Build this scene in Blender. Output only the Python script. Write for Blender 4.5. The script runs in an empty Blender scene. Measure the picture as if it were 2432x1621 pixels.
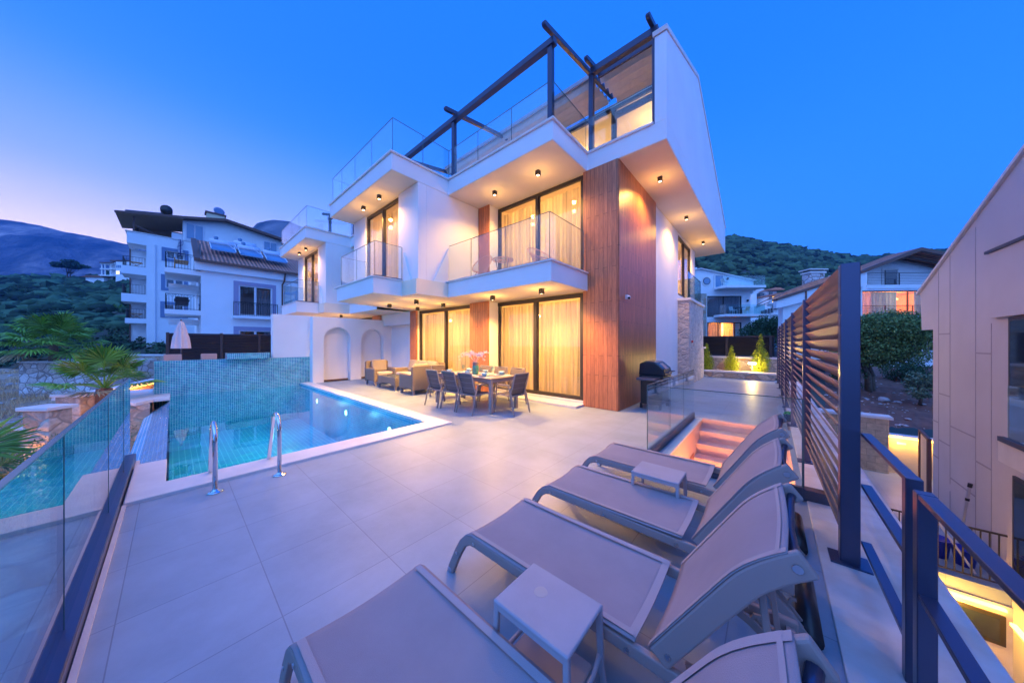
import bpy, bmesh, math, random
import numpy as np
from mathutils import Vector, Matrix
random.seed(7); np.random.seed(7)
S=bpy.context.scene; COL=S.collection
R=math.radians
# ---------- camera model (world axes follow the villa: x along its front, y into its depth) ----------
F=704.4; YAW=.71849; Y0=813.45; H=1.55
cy,sy=math.cos(YAW),math.sin(YAW)
def ray(px,py):
    x=(px-1216)/F; z=-(py-Y0)/F
    return (cy*x-sy, sy*x+cy, z)
def at(px,py,d):
    r=ray(px,py); return Vector((r[0]*d,r[1]*d,H+r[2]*d))
def on_u(px,py,u):
    r=ray(px,py); t=u/r[0]; return Vector((u,r[1]*t,H+r[2]*t))
def on_v(px,py,v):
    r=ray(px,py); t=v/r[1]; return Vector((r[0]*t,v,H+r[2]*t))
def on_z(px,py,z):
    r=ray(px,py); t=(z-H)/r[2]; return Vector((r[0]*t,r[1]*t,z))
# ---------- materials ----------
class NT:
    def __init__(s,m): s.t=m.node_tree; s.n=s.t.nodes; s.l=s.t.links
    def a(s,typ,**k):
        n=s.n.new('ShaderNode'+typ)
        for q,v in k.items():
            if q.startswith('_'): setattr(n,q[1:],v)
            else:
                key=q if q in n.inputs else q.replace('_',' ')
                if key in n.inputs: 
                    if hasattr(v,'node'): s.l.new(v,n.inputs[key])
                    else: n.inputs[key].default_value=v
        return n
    def k(s,a,b): s.l.new(a,b)
def c4(c): return (c[0],c[1],c[2],1)
def newmat(name):
    m=bpy.data.materials.new(name); m.use_nodes=True; t=NT(m)
    bs=m.node_tree.nodes['Principled BSDF']; out=m.node_tree.nodes['Material Output']
    return m,t,bs,out
def coords(t,axes='xyz',scale=(1,1,1),kind='Object',rotz=0):
    tc=t.a('TexCoord'); src=tc.outputs[kind]
    if rotz:
        mp=t.a('Mapping'); t.k(src,mp.inputs[0]); mp.inputs['Rotation'].default_value=(0,0,rotz); src=mp.outputs[0]
    if axes!='xyz':
        sp=t.a('SeparateXYZ'); t.k(src,sp.inputs[0]); cb=t.a('CombineXYZ')
        for i,ax in enumerate(axes): t.k(sp.outputs['xyz'.index(ax)],cb.inputs[i])
        src=cb.outputs[0]
    mp=t.a('Mapping'); t.k(src,mp.inputs[0]); mp.inputs['Scale'].default_value=scale
    return mp.outputs[0]
def mixc(t,f,a,b,bt='MIX'):
    n=t.a('Mix',_data_type='RGBA',_blend_type=bt)
    for i,v in ((0,f),(6,a),(7,b)):
        if hasattr(v,'node'): t.k(v,n.inputs[i])
        else: n.inputs[i].default_value=v if i==0 else (c4(v) if len(v)==3 else v)
    return n.outputs[2]
def ramp(t,fac,stops):
    r=t.a('ValToRGB'); t.k(fac,r.inputs[0]); e=r.color_ramp.elements
    while len(e)<len(stops): e.new(.5)
    for q,(p,c) in zip(e,stops): q.position=p; q.color=c4(c) if len(c)==3 else c
    return r.outputs[0]
def bump(t,h,st=.3,d=.01,nrm=None):
    b=t.a('Bump',Strength=st,Distance=d); t.k(h,b.inputs['Height'])
    if nrm: t.k(nrm,b.inputs['Normal'])
    return b.outputs[0]
def P(name,col,rough=.6,metal=0,var=0,vs=3.,bs_=0,bscale=60,spec=.5,col2=None,stretch=(1,1,1),coat=0,isl=0,sss=0):
    m,t,bs,out=newmat(name); bs.inputs['Base Color'].default_value=c4(col); bs.inputs['Roughness'].default_value=rough
    bs.inputs['Metallic'].default_value=metal; bs.inputs['Specular IOR Level'].default_value=spec
    co=coords(t,scale=stretch); cur=None
    if var or col2:
        n=t.a('TexNoise',Scale=vs,Detail=5.,Roughness=.6); t.k(co,n.inputs['Vector'])
        lo=col2 if col2 else tuple(c*(1-var) for c in col); hi=col if col2 else tuple(min(1,c*(1+var)) for c in col)
        cur=ramp(t,n.outputs[0],[(.32,lo),(.68,hi)])
    if isl:
        g=t.a('NewGeometry'); base=cur if cur else col
        d=ramp(t,g.outputs['Random Per Island'],[(0,(1-isl,)*3),(1,(1+isl,1+isl*.9,1+isl*.5))])
        cur=mixc(t,1.,base,d,'MULTIPLY')
    if cur: t.k(cur,bs.inputs['Base Color'])
    if bs_:
        n2=t.a('TexNoise',Scale=float(bscale),Detail=4.); t.k(co,n2.inputs['Vector']); t.k(bump(t,n2.outputs[0],bs_,.01),bs.inputs['Normal'])
    return m
def emis(name,col,st):
    m,t,bs,out=newmat(name); bs.inputs['Emission Color'].default_value=c4(col); bs.inputs['Emission Strength'].default_value=st; bs.inputs['Base Color'].default_value=c4(col); return m
def glassmat(name,tint=(.93,.975,.97),ior=1.45,rough=0.0,bmp=0,gl=(1,1,1),base=0.):
    m,t,bs,out=newmat(name); t.n.remove(bs)
    tr=t.a('BsdfTransparent',Color=c4(tint)); g=t.a('BsdfGlossy',Roughness=rough,Color=c4(gl)); ge=t.a('NewGeometry'); dn=t.a('VectorMath',_operation='DOT_PRODUCT'); t.k(ge.outputs['Incoming'],dn.inputs[0])
    nsrc=ge.outputs['Normal']
    def fres():
        ab=t.a('Math',_operation='ABSOLUTE'); t.k(dn.outputs['Value'],ab.inputs[0]); om=t.a('Math',_operation='SUBTRACT'); om.inputs[0].default_value=1; t.k(ab.outputs[0],om.inputs[1])
        pw=t.a('Math',_operation='POWER'); t.k(om.outputs[0],pw.inputs[0]); pw.inputs[1].default_value=5; f0=((ior-1)/(ior+1))**2
        ma=t.a('Math',_operation='MULTIPLY_ADD'); t.k(pw.outputs[0],ma.inputs[0]); ma.inputs[1].default_value=1-f0; ma.inputs[2].default_value=f0; return ma.outputs[0]
    if bmp:
        co=coords(t); n=t.a('TexNoise',Scale=bmp[0],Detail=3.); t.k(co,n.inputs['Vector']); b=bump(t,n.outputs[0],bmp[1],.02); t.k(b,g.inputs['Normal']); nsrc=b
    t.k(nsrc,dn.inputs[1]); f=fres()
    if base:
        ad=t.a('Math',_operation='MULTIPLY_ADD'); t.k(f,ad.inputs[0]); ad.inputs[1].default_value=1-base; ad.inputs[2].default_value=base; f=ad.outputs[0]
    mx=t.a('MixShader'); t.k(f,mx.inputs[0]); t.k(tr.outputs[0],mx.inputs[1]); t.k(g.outputs[0],mx.inputs[2]); t.k(mx.outputs[0],out.inputs[0]); return m
def brickmat(name,axes,c1,c2,mortar,w,h,ms,rough=.5,offset=0.,bmp=.3,noise=0,grain=None,gc=.66,coat=0,ns=6.,rotz=0,spec=.5,shift=(0,0)):
    m,t,bs,out=newmat(name); co=coords(t,axes,rotz=rotz)
    if shift!=(0,0):
        mp=t.a('Mapping'); t.k(co,mp.inputs[0]); mp.inputs['Location'].default_value=(shift[0],shift[1],0); co=mp.outputs[0]
    b=t.a('TexBrick',Scale=1.,_offset=offset,_squash=1.); t.k(co,b.inputs['Vector'])
    b.inputs['Color1'].default_value=c4(c1); b.inputs['Color2'].default_value=c4(c2); b.inputs['Mortar'].default_value=c4(mortar)
    b.inputs['Mortar Size'].default_value=ms; b.inputs['Mortar Smooth'].default_value=.1; b.inputs['Brick Width'].default_value=w; b.inputs['Row Height'].default_value=h; b.inputs['Bias'].default_value=0
    cur=b.outputs[0]
    if noise:
        n=t.a('TexNoise',Scale=ns,Detail=6.,Roughness=.65); t.k(co,n.inputs['Vector'])
        cur=mixc(t,1.,cur,ramp(t,n.outputs[0],[(.3,(1-noise,)*3),(.7,(1+noise,)*3)]),'MULTIPLY')
    if grain:
        n=t.a('TexNoise',Scale=1.,Detail=6.,Roughness=.7); mp=t.a('Mapping'); t.k(co,mp.inputs[0]); mp.inputs['Scale'].default_value=grain; t.k(mp.outputs[0],n.inputs['Vector'])
        cur=mixc(t,1.,cur,ramp(t,n.outputs[0],[(.3,(gc,)*3),(.7,(2-gc,)*3)]),'MULTIPLY')
    t.k(cur,bs.inputs['Base Color']); bs.inputs['Roughness'].default_value=rough; bs.inputs['Specular IOR Level'].default_value=spec
    inv=t.a('Math',_operation='SUBTRACT'); inv.inputs[0].default_value=1; t.k(b.outputs['Fac'],inv.inputs[1])
    t.k(bump(t,inv.outputs[0],bmp,.006),bs.inputs['Normal'])
    return m
def stonemat(name,cols,mortar,scale,rough=.85,edge=.07,disp=1.,axes=None):
    m,t,bs,out=newmat(name); co=coords(t,scale=(scale,scale,scale*1.25))
    w=t.a('TexNoise',Scale=1.3,Detail=2.); t.k(co,w.inputs['Vector'])
    co2=mixc(t,.22,co,w.outputs['Color'],'ADD')
    v=t.a('TexVoronoi',_feature='F1'); t.k(co2,v.inputs['Vector']); v.inputs['Scale'].default_value=1
    e=t.a('TexVoronoi',_feature='DISTANCE_TO_EDGE'); t.k(co2,e.inputs['Vector']); e.inputs['Scale'].default_value=1
    sp=t.a('SeparateColor'); t.k(v.outputs['Color'],sp.inputs[0])
    n=len(cols); base=ramp(t,sp.outputs[0],[(i/(n-1),c) for i,c in enumerate(cols)])
    nz=t.a('TexNoise',Scale=5.,Detail=6.); t.k(co,nz.inputs['Vector'])
    base=mixc(t,1.,base,ramp(t,nz.outputs[0],[(.3,(.75,)*3),(.7,(1.2,)*3)]),'MULTIPLY')
    f=ramp(t,e.outputs['Distance'],[(edge*.4,(0,0,0)),(edge,(1,1,1))])
    t.k(mixc(t,f,mortar,base),bs.inputs['Base Color']); bs.inputs['Roughness'].default_value=rough
    h=ramp(t,e.outputs['Distance'],[(0,(0,0,0)),(.18,(.85,)*3),(.5,(1,1,1))])
    b1=bump(t,h,.9,.03*disp); t.k(bump(t,nz.outputs[0],.35,.01,b1),bs.inputs['Normal']); return m
M={}
M['plaster']=P('white_plaster',(.86,.85,.86),.85,var=.035,vs=.9,bs_=.12,bscale=140,spec=.2)
M['plaster_blue']=P('far_white_plaster',(.84,.85,.88),.9,var=.04,vs=.6,spec=.2)
M['taupe']=P('taupe_plaster',(.62,.59,.61),.9,var=.05,vs=.8,bs_=.35,bscale=90,spec=.15)
M['soffit']=P('soffit_warm_tint',(.84,.75,.61),.9,var=.03,vs=1.2,spec=.15)  # golden lamp glow is mixed into this cream colour
M['coping']=P('marble_coping',(.76,.72,.70),.5,var=.07,vs=3,bs_=.08,bscale=30)
M['travertine']=P('stained_limestone',(.80,.77,.78),.55,vs=2.2,col2=(.62,.53,.47),bs_=.15,bscale=20)
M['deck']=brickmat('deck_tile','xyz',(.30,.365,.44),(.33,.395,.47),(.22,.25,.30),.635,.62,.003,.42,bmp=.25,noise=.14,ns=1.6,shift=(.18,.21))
M['wood']=brickmat('wood_cladding','zxy',(.53,.195,.085),(.43,.155,.07),(.12,.045,.025),1.25,.105,.004,.38,offset=.37,bmp=.4,grain=(3,38,1))
M['wood_y']=brickmat('wood_cladding_side','zyx',(.53,.195,.085),(.43,.155,.07),(.12,.045,.025),1.25,.105,.004,.38,offset=.37,bmp=.4,grain=(3,38,1))
M['mosaic_yz']=brickmat('mosaic_wall_tile','yzx',(.015,.24,.42),(.05,.45,.50),(.55,.76,.80),.052,.052,.0042,.15,bmp=.2,noise=.25,ns=3.)
M['mosaic_xy']=brickmat('mosaic_floor_tile','xyz',(.008,.50,.68),(.015,.62,.72),(.36,.92,.94),.105,.105,.008,.2,bmp=.2,noise=.15,ns=1.)
M['mosaic_xz']=brickmat('mosaic_side_tile','xzy',(.03,.32,.52),(.08,.52,.66),(.5,.8,.86),.052,.052,.004,.2,bmp=.2,noise=.2,ns=1.)
M['dark']=P('anthracite_metal',(.075,.078,.11),.38,metal=.3,bs_=.03,bscale=200)
M['darkblue']=P('anthracite_railing',(.09,.10,.17),.3,metal=.7,bs_=.05,bscale=300)
M['perg']=P('pergola_metal',(.05,.055,.10),.32,metal=.5)
M['mosaic_of']=brickmat('overflow_tile','xyz',(.03,.45,.80),(.06,.60,.90),(.7,.95,1.),.052,.052,.005,.2,bmp=.2,noise=.2,ns=2.)
M['slat']=P('louvre_slat',(.20,.14,.13),.45,metal=.1)
M['frame']=P('window_frame',(.045,.038,.035),.4,metal=.2)
M['glass']=glassmat('clear_glass',(.90,.965,.98),1.62); M['glass_green']=glassmat('edge_glass',(.80,.93,.93),1.6); M['glass_teal']=glassmat('teal_glass',(.50,.80,.83),2.1)
M['pane']=glassmat('window_pane',(.96,.97,.96),1.5)
M['pane_dark']=P('dark_pane',(.02,.03,.05),.05,spec=1.)
M['edge']=P('glass_edge',(.10,.17,.17),.2)
M['water']=glassmat('pool_surface',(.42,.92,.99),1.22,0.0,(2.2,.10))
M['chrome']=P('chrome',(.75,.76,.8),.08,metal=1)
M['steel']=P('steel',(.6,.6,.65),.3,metal=1)
M['lfab']=P('sling_mesh',(.36,.31,.33),.8,var=.05,vs=4,bs_=.3,bscale=420,spec=.2)
M['lhem']=P('sling_hem',(.41,.36,.375),.75,bs_=.2,bscale=300)
M['lframe']=P('taupe_powder_coat',(.37,.285,.27),.62,spec=.4,bs_=.03,bscale=150)
M['tplastic']=P('taupe_plastic',(.40,.38,.42),.5,var=.06,vs=6,spec=.4)
M['chairf']=P('chair_frame',(.30,.26,.26),.45); M['chairs']=P('chair_sling',(.14,.11,.11),.8,bs_=.3,bscale=200)
M['tabletop']=P('table_top',(.27,.21,.18),.35,var=.08,vs=3)
M['cush']=P('cushion',(.30,.26,.25),.9,bs_=.2,bscale=200,var=.06); M['cushl']=P('cushion_light',(.52,.47,.47),.9)
def wick():
    m,t,bs,out=newmat('wicker'); co=coords(t)
    w=t.a('TexWave',_wave_type='BANDS',_bands_direction='Z',Scale=22.,Distortion=1.2,Detail=2.); t.k(co,w.inputs['Vector']); w.inputs['Detail Scale'].default_value=6
    w2=t.a('TexWave',_wave_type='BANDS',_bands_direction='DIAGONAL',Scale=9.,Distortion=2.); t.k(co,w2.inputs['Vector'])
    f=t.a('Math',_operation='MULTIPLY'); t.k(w.outputs[1],f.inputs[0]); t.k(w2.outputs[1],f.inputs[1])
    t.k(ramp(t,w.outputs[1],[(0,(.10,.06,.045)),(.45,(.31,.25,.215)),(1,(.40,.33,.28))]),bs.inputs['Base Color']); bs.inputs['Roughness'].default_value=.65
    t.k(bump(t,f.outputs[0],.9,.012),bs.inputs['Normal']); return m
M['wicker']=wick()
M['black']=P('grill_black',(.018,.018,.022),.3,bs_=.05,bscale=200); M['blackm']=P('grill_enamel',(.02,.02,.028),.16)
M['plate']=P('plate_glaze',(.45,.68,.72),.2); M['white']=P('white_cloth',(.8,.78,.78),.8); M['vase']=P('vase_glaze',(.09,.30,.24),.25,var=.2,vs=12)
M['pampas']=P('pampas_plume',(.86,.74,.76),.9)
M['stone_w']=stonemat('villa_stone',[(.42,.36,.34),(.62,.55,.50),(.50,.44,.42),(.70,.60,.52)],(.55,.50,.48),4.6,disp=1.3,edge=.05)
M['stone_r']=stonemat('retaining_stone',[(.42,.36,.30),(.55,.47,.40),(.48,.30,.20),(.60,.52,.45)],(.36,.30,.26),2.6)
M['stone_f']=stonemat('field_stone',[(.62,.58,.60),(.75,.70,.70),(.55,.42,.35),(.70,.66,.68)],(.30,.24,.22),2.2,edge=.08)
M['stone_b']=brickmat('cut_stone','xzy',(.60,.46,.30),(.52,.38,.25),(.40,.30,.20),.42,.21,.008,.8,offset=.43,bmp=.6,noise=.25,ns=7)
M['curtain']=None
def curt(name,col,tcol):
    m,t,bs,out=newmat(name); t.n.remove(bs)
    d=t.a('BsdfDiffuse',Color=c4(col)); tl=t.a('BsdfTranslucent',Color=c4(tcol)); mx=t.a('MixShader',Fac=.62)
    co=coords(t,scale=(1,1,.02)); n=t.a('TexNoise',Scale=14.,Detail=3.); t.k(co,n.inputs['Vector'])
    t.k(ramp(t,n.outputs[0],[(.35,tuple(c*.42 for c in tcol)),(.65,tcol)]),tl.inputs['Color'])  # upright streaks put the shade of the folds into the translucent colour
    t.k(d.outputs[0],mx.inputs[1]); t.k(tl.outputs[0],mx.inputs[2]); t.k(mx.outputs[0],out.inputs[0]); return m
M['curtain']=curt('cream_sheer_curtain',(.70,.62,.48),(.95,.80,.52))
M['curtain_b']=curt('blue_curtain',(.16,.27,.45),(.10,.25,.45)); M['curtain_g']=curt('grey_curtain',(.38,.38,.46),(.3,.32,.4))
M['room']=P('room_paint',(.80,.66,.46),.9); M['roomo']=P('orange_room_paint',(.85,.50,.28),.9)
M['lamp']=emis('warm_lamp',(1,.72,.38),14.); M['lampw']=emis('white_lamp',(1,.85,.62),9.)
M['led']=emis('led_strip',(1,.50,.07),9.); M['ledsoft']=emis('led_strip_dim',(1,.42,.06),5.)
M['pool_lamp']=emis('pool_lamp',(1,.88,.62),2.5)
M['awning']=P('awning_fabric',(.80,.70,.60),.8,var=.06,vs=8)
M['stair']=P('stair_marble',(.72,.52,.46),.5,var=.06,vs=5,bs_=.1,bscale=20)
M['tile_roof']=None
def rooft():
    m,t,bs,out=newmat('red_roof_tile'); co=coords(t)
    w=t.a('TexWave',_wave_type='BANDS',_bands_direction='Y',Scale=1.45,Distortion=0.); t.k(co,w.inputs['Vector'])
    w2=t.a('TexWave',_wave_type='BANDS',_bands_direction='X',_wave_profile='SAW',Scale=1.1,Distortion=0.); t.k(co,w2.inputs['Vector'])
    n=t.a('TexNoise',Scale=3.,Detail=4.); t.k(co,n.inputs['Vector'])
    c=ramp(t,n.outputs[0],[(.3,(.55,.17,.10)),(.7,(.80,.31,.19))]); c=mixc(t,1.,c,ramp(t,w.outputs[1],[(0,(.45,)*3),(.6,(1.3,)*3)]),'MULTIPLY')
    t.k(c,bs.inputs['Base Color']); bs.inputs['Roughness'].default_value=.7
    a=t.a('Math',_operation='ADD'); t.k(w.outputs[1],a.inputs[0]); t.k(w2.outputs[1],a.inputs[1]); t.k(bump(t,a.outputs[0],1.,.12),bs.inputs['Normal']); return m
M['tile_roof']=rooft()
M['brown']=P('brown_trim',(.16,.075,.055),.6); M['brownsoff']=P('brown_lining',(.45,.28,.18),.8,stretch=(1,8,1),var=.2,vs=4)
M['wframe']=P('white_frame',(.72,.74,.82),.5); M['bluetrim']=P('blue_grey_trim',(.17,.25,.42),.8); M['lilac']=P('lilac_trim',(.34,.32,.48),.8)
M['pvc']=P('white_tank',(.62,.68,.80),.35); M['panelg']=P('solar_glass',(.12,.25,.42),.15,spec=1.)
M['iron']=P('wrought_iron',(.02,.02,.028),.5); M['rattan']=P('rattan_pink',(.58,.30,.22),.6)
M['teak']=P('teak',(.50,.22,.06),.6,var=.15,vs=9)
M['bark']=P('bark',(.14,.10,.075),.9,var=.3,vs=9,bs_=.8,bscale=30); M['palmbark']=P('palm_bark',(.16,.09,.06),.95,var=.35,vs=14,bs_=1.,bscale=30)
M['leaf']=P('olive_leaf',(.17,.25,.09),.6,isl=.55,spec=.3); M['leafd']=P('dark_leaf',(.04,.10,.05),.6,isl=.5,spec=.3)
M['cyp']=P('conifer_spray',(.30,.38,.02),.6,isl=.45,spec=.3); M['palm']=P('palm_blade',(.17,.34,.05),.45,isl=.4,spec=.4); M['palmdry']=P('dry_blade',(.32,.22,.12),.8,isl=.4)
M['shrub']=P('grey_shrub_leaf',(.14,.20,.13),.6,isl=.5); M['scrub']=P('scrub_leaf',(.050,.11,.075),.9,isl=.75,spec=.1,bs_=1.,bscale=3.)
M['scrubr']=P('hill_tree_leaf',(.065,.115,.065),.9,isl=.75,spec=.1,bs_=1.,bscale=2.)
M['pine']=P('pine_needle',(.10,.22,.03),.7,isl=.5)
M['drygrass']=P('dry_grass',(.75,.50,.31),.9,isl=.5)
M['soil']=P('field_soil',(.60,.39,.26),.95,vs=1.2,col2=(.34,.21,.15),bs_=1.,bscale=6)
M['soilr']=P('red_soil',(.24,.10,.07),.95,vs=3,col2=(.11,.05,.038),bs_=1.,bscale=8)
M['hillsoil']=P('hill_soil',(.07,.075,.05),1.,vs=.08,col2=(.035,.045,.035),bs_=.6,bscale=1)
M['rock']=P('pale_rock',(.50,.45,.46),.9,var=.25,vs=2,bs_=.8,bscale=6)
def mtn(name,a,b,c,sc):
    m,t,bs,out=newmat(name); co=coords(t,scale=(1,1,.6)); n=t.a('TexNoise',Scale=sc,Detail=9.,Roughness=.62); t.k(co,n.inputs['Vector'])
    n2=t.a('TexNoise',Scale=sc*9,Detail=6.); t.k(co,n2.inputs['Vector'])
    sp=t.a('SeparateXYZ'); tc=t.a('TexCoord'); t.k(tc.outputs['Object'],sp.inputs[0])
    cc=ramp(t,n.outputs[0],[(.42,a),(.52,b),(.66,c)]); cc=mixc(t,1.,cc,ramp(t,n2.outputs[0],[(.3,(.7,)*3),(.7,(1.25,)*3)]),'MULTIPLY')
    t.k(cc,bs.inputs['Base Color']); bs.inputs['Roughness'].default_value=1; bs.inputs['Specular IOR Level'].default_value=0
    t.k(bump(t,n.outputs[0],1.,130.),bs.inputs['Normal']); return m
M['mtn']=mtn('mountain_rock',(.03,.05,.05),(.16,.15,.15),(.62,.46,.42),.006)
M['blueb']=P('blue_plastic',(.01,.03,.45),.35); M['redp']=P('red_plastic',(.6,.04,.03),.4); M['green']=P('green_plastic',(.05,.5,.04),.5)
M['skin']=P('skin',(.35,.20,.14),.6); M['shirt']=P('dark_shirt',(.03,.03,.04),.9); M['hair']=P('dark_hair',(.01,.008,.008),.6)
M['para']=P('parasol_cloth',(.62,.56,.58),.85,var=.05,vs=4)
# ---------- mesh helpers ----------
class MB:
    def __init__(s): s.v=[]; s.f=[]
    def q(s,pts):
        n=len(s.v); s.v+= [tuple(p) for p in pts]; s.f.append(tuple(range(n,n+len(pts)))); return s
    def box(s,x0,x1,y0,y1,z0,z1):
        if x0>x1:x0,x1=x1,x0
        if y0>y1:y0,y1=y1,y0
        if z0>z1:z0,z1=z1,z0
        n=len(s.v); s.v+=[(x0,y0,z0),(x1,y0,z0),(x1,y1,z0),(x0,y1,z0),(x0,y0,z1),(x1,y0,z1),(x1,y1,z1),(x0,y1,z1)]
        s.f+=[tuple(n+i for i in q) for q in ((0,3,2,1),(4,5,6,7),(0,1,5,4),(1,2,6,5),(2,3,7,6),(3,0,4,7))]; return s
    def prism(s,poly,d0,d1,axis='z'):
        # poly: 2-D points; axis = extrusion axis
        def mk(p,d): return {'z':(p[0],p[1],d),'x':(d,p[0],p[1]),'y':(p[0],d,p[1])}[axis]
        n=len(s.v); k=len(poly); s.v+=[mk(p,d0) for p in poly]+[mk(p,d1) for p in poly]
        s.f.append(tuple(range(n+k-1,n-1,-1))); s.f.append(tuple(range(n+k,n+2*k)))
        for i in range(k): j=(i+1)%k; s.f.append((n+i,n+j,n+k+j,n+k+i))
        return s
    def bar(s,p,q,w,h=None,up=(0,0,1)):
        h=h or w; p=Vector(p);q=Vector(q);d=(q-p).normalized(); u=Vector(up)
        if abs(d.dot(u))>.98: u=Vector((1,0,0))
        a=d.cross(u).normalized(); b=a.cross(d).normalized(); n=len(s.v)
        for e in (p,q):
            for i,j in ((-1,-1),(1,-1),(1,1),(-1,1)): s.v.append(tuple(e+a*(i*w/2)+b*(j*h/2)))
        s.f+=[tuple(n+i for i in t) for t in ((0,3,2,1),(4,5,6,7),(0,1,5,4),(1,2,6,5),(2,3,7,6),(3,0,4,7))]; return s
    def path(s,pts,w,h,side=(0,1,0)):
        # rectangular section swept along pts lying in a plane normal to side
        pts=[Vector(p) for p in pts]; sd=Vector(side).normalized(); n=len(s.v); k=len(pts)
        for i,p in enumerate(pts):
            d=(pts[min(i+1,k-1)]-pts[max(i-1,0)]).normalized(); b=sd.cross(d).normalized()
            for a,c in ((-1,-1),(1,-1),(1,1),(-1,1)): s.v.append(tuple(p+sd*(a*w/2)+b*(c*h/2)))
        for i in range(k-1):
            for j in range(4): s.f.append((n+i*4+j,n+i*4+(j+1)%4,n+i*4+4+(j+1)%4,n+i*4+4+j))
        s.f.append((n+3,n+2,n+1,n)); e=n+(k-1)*4; s.f.append((e,e+1,e+2,e+3)); return s
    def tube(s,pts,r,n=8,cap=True):
        pts=[Vector(p) for p in pts]; k=len(pts); rr=r if isinstance(r,(list,tuple)) else [r]*k; base=len(s.v); pa=None
        for i,p in enumerate(pts):
            d=(pts[min(i+1,k-1)]-pts[max(i-1,0)]).normalized()
            if pa is None:
                u=Vector((0,0,1)) if abs(d.z)<.9 else Vector((1,0,0)); a=d.cross(u).normalized()
            else: a=(pa-d*pa.dot(d)).normalized()
            pa=a; b=d.cross(a)
            for j in range(n): t=2*math.pi*j/n; s.v.append(tuple(p+(a*math.cos(t)+b*math.sin(t))*rr[i]))
        for i in range(k-1):
            for j in range(n): s.f.append((base+i*n+j,base+i*n+(j+1)%n,base+(i+1)*n+(j+1)%n,base+(i+1)*n+j))
        if cap: s.f.append(tuple(base+j for j in range(n-1,-1,-1))); s.f.append(tuple(base+(k-1)*n+j for j in range(n)))
        return s
    def lathe(s,prof,n=20,c=(0,0,0)):
        base=len(s.v); k=len(prof)
        for r,z in prof:
            for j in range(n): t=2*math.pi*j/n; s.v.append((c[0]+r*math.cos(t),c[1]+r*math.sin(t),c[2]+z))
        for i in range(k-1):
            for j in range(n): s.f.append((base+i*n+j,base+i*n+(j+1)%n,base+(i+1)*n+(j+1)%n,base+(i+1)*n+j))
        s.f.append(tuple(base+j for j in range(n-1,-1,-1))); s.f.append(tuple(base+(k-1)*n+j for j in range(n))); return s
    def grid(s,fn,nu,nv):
        n=len(s.v)
        for i in range(nu+1):
            for j in range(nv+1): s.v.append(tuple(fn(i/nu,j/nv)))
        for i in range(nu):
            for j in range(nv): a=n+i*(nv+1)+j; s.f.append((a,a+nv+1,a+nv+2,a+1))
        return s
    def build(s,name,mat,parent=None,bevel=0,smooth=False,world=True,seg=2,solid=0,sub=0):
        me=bpy.data.meshes.new(name); me.from_pydata(s.v,[],s.f); me.update()
        o=bpy.data.objects.new(name,me); COL.objects.link(o); me.materials.append(mat)
        if parent:
            o.parent=parent
            if world: o.location=-wloc(parent)
        if smooth:
            me.polygons.foreach_set('use_smooth',[True]*len(me.polygons))
        if solid: md=o.modifiers.new('s','SOLIDIFY'); md.thickness=solid; md.offset=0
        if bevel: md=o.modifiers.new('b','BEVEL'); md.width=bevel; md.segments=seg; md.limit_method='ANGLE'; md.angle_limit=R(35)
        if sub: md=o.modifiers.new('u','SUBSURF'); md.levels=md.render_levels=sub
        return o
def wloc(o):
    l=Vector((0,0,0))
    while o: l+=o.location; o=o.parent
    return l
def tag(o,label=None,cat=None,group=None,kind=None):
    if label: o['label']=label
    if cat: o['category']=cat
    if group: o['group']=group
    if kind: o['kind']=kind
    return o
def thing(name,loc,label,cat,group=None,rz=0):
    o=bpy.data.objects.new(name,None); COL.objects.link(o); o.location=loc; o.rotation_euler=(0,0,rz); o.empty_display_size=.1
    return tag(o,label,cat,group)
def kids(o): return [c for c in bpy.data.objects if c.parent==o]
def copy_tree(o,parent=None):
    c=o.copy(); COL.objects.link(c); c.parent=parent
    for ch in kids(o): copy_tree(ch,c)
    return c
def struct(name,mb,mat,**k):
    o=mb.build(name,mat,None,**k); o['kind']='structure'; return o
def npmesh(name,verts,faces,mat,parent=None,smooth=False,world=True):
    me=bpy.data.meshes.new(name); verts=np.asarray(verts,np.float32); faces=np.asarray(faces,np.int32)
    me.vertices.add(len(verts)); me.vertices.foreach_set('co',verts.ravel()); nl=faces.size; k=faces.shape[1]
    me.loops.add(nl); me.loops.foreach_set('vertex_index',faces.ravel()); me.polygons.add(len(faces))
    me.polygons.foreach_set('loop_start',np.arange(0,nl,k,dtype=np.int32)); me.polygons.foreach_set('loop_total',np.full(len(faces),k,np.int32))
    if smooth: me.polygons.foreach_set('use_smooth',np.ones(len(faces),bool))
    me.update(calc_edges=True); me.materials.append(mat); o=bpy.data.objects.new(name,me); COL.objects.link(o)
    if parent:
        o.parent=parent
        if world: o.location=-wloc(parent)
    return o
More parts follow.
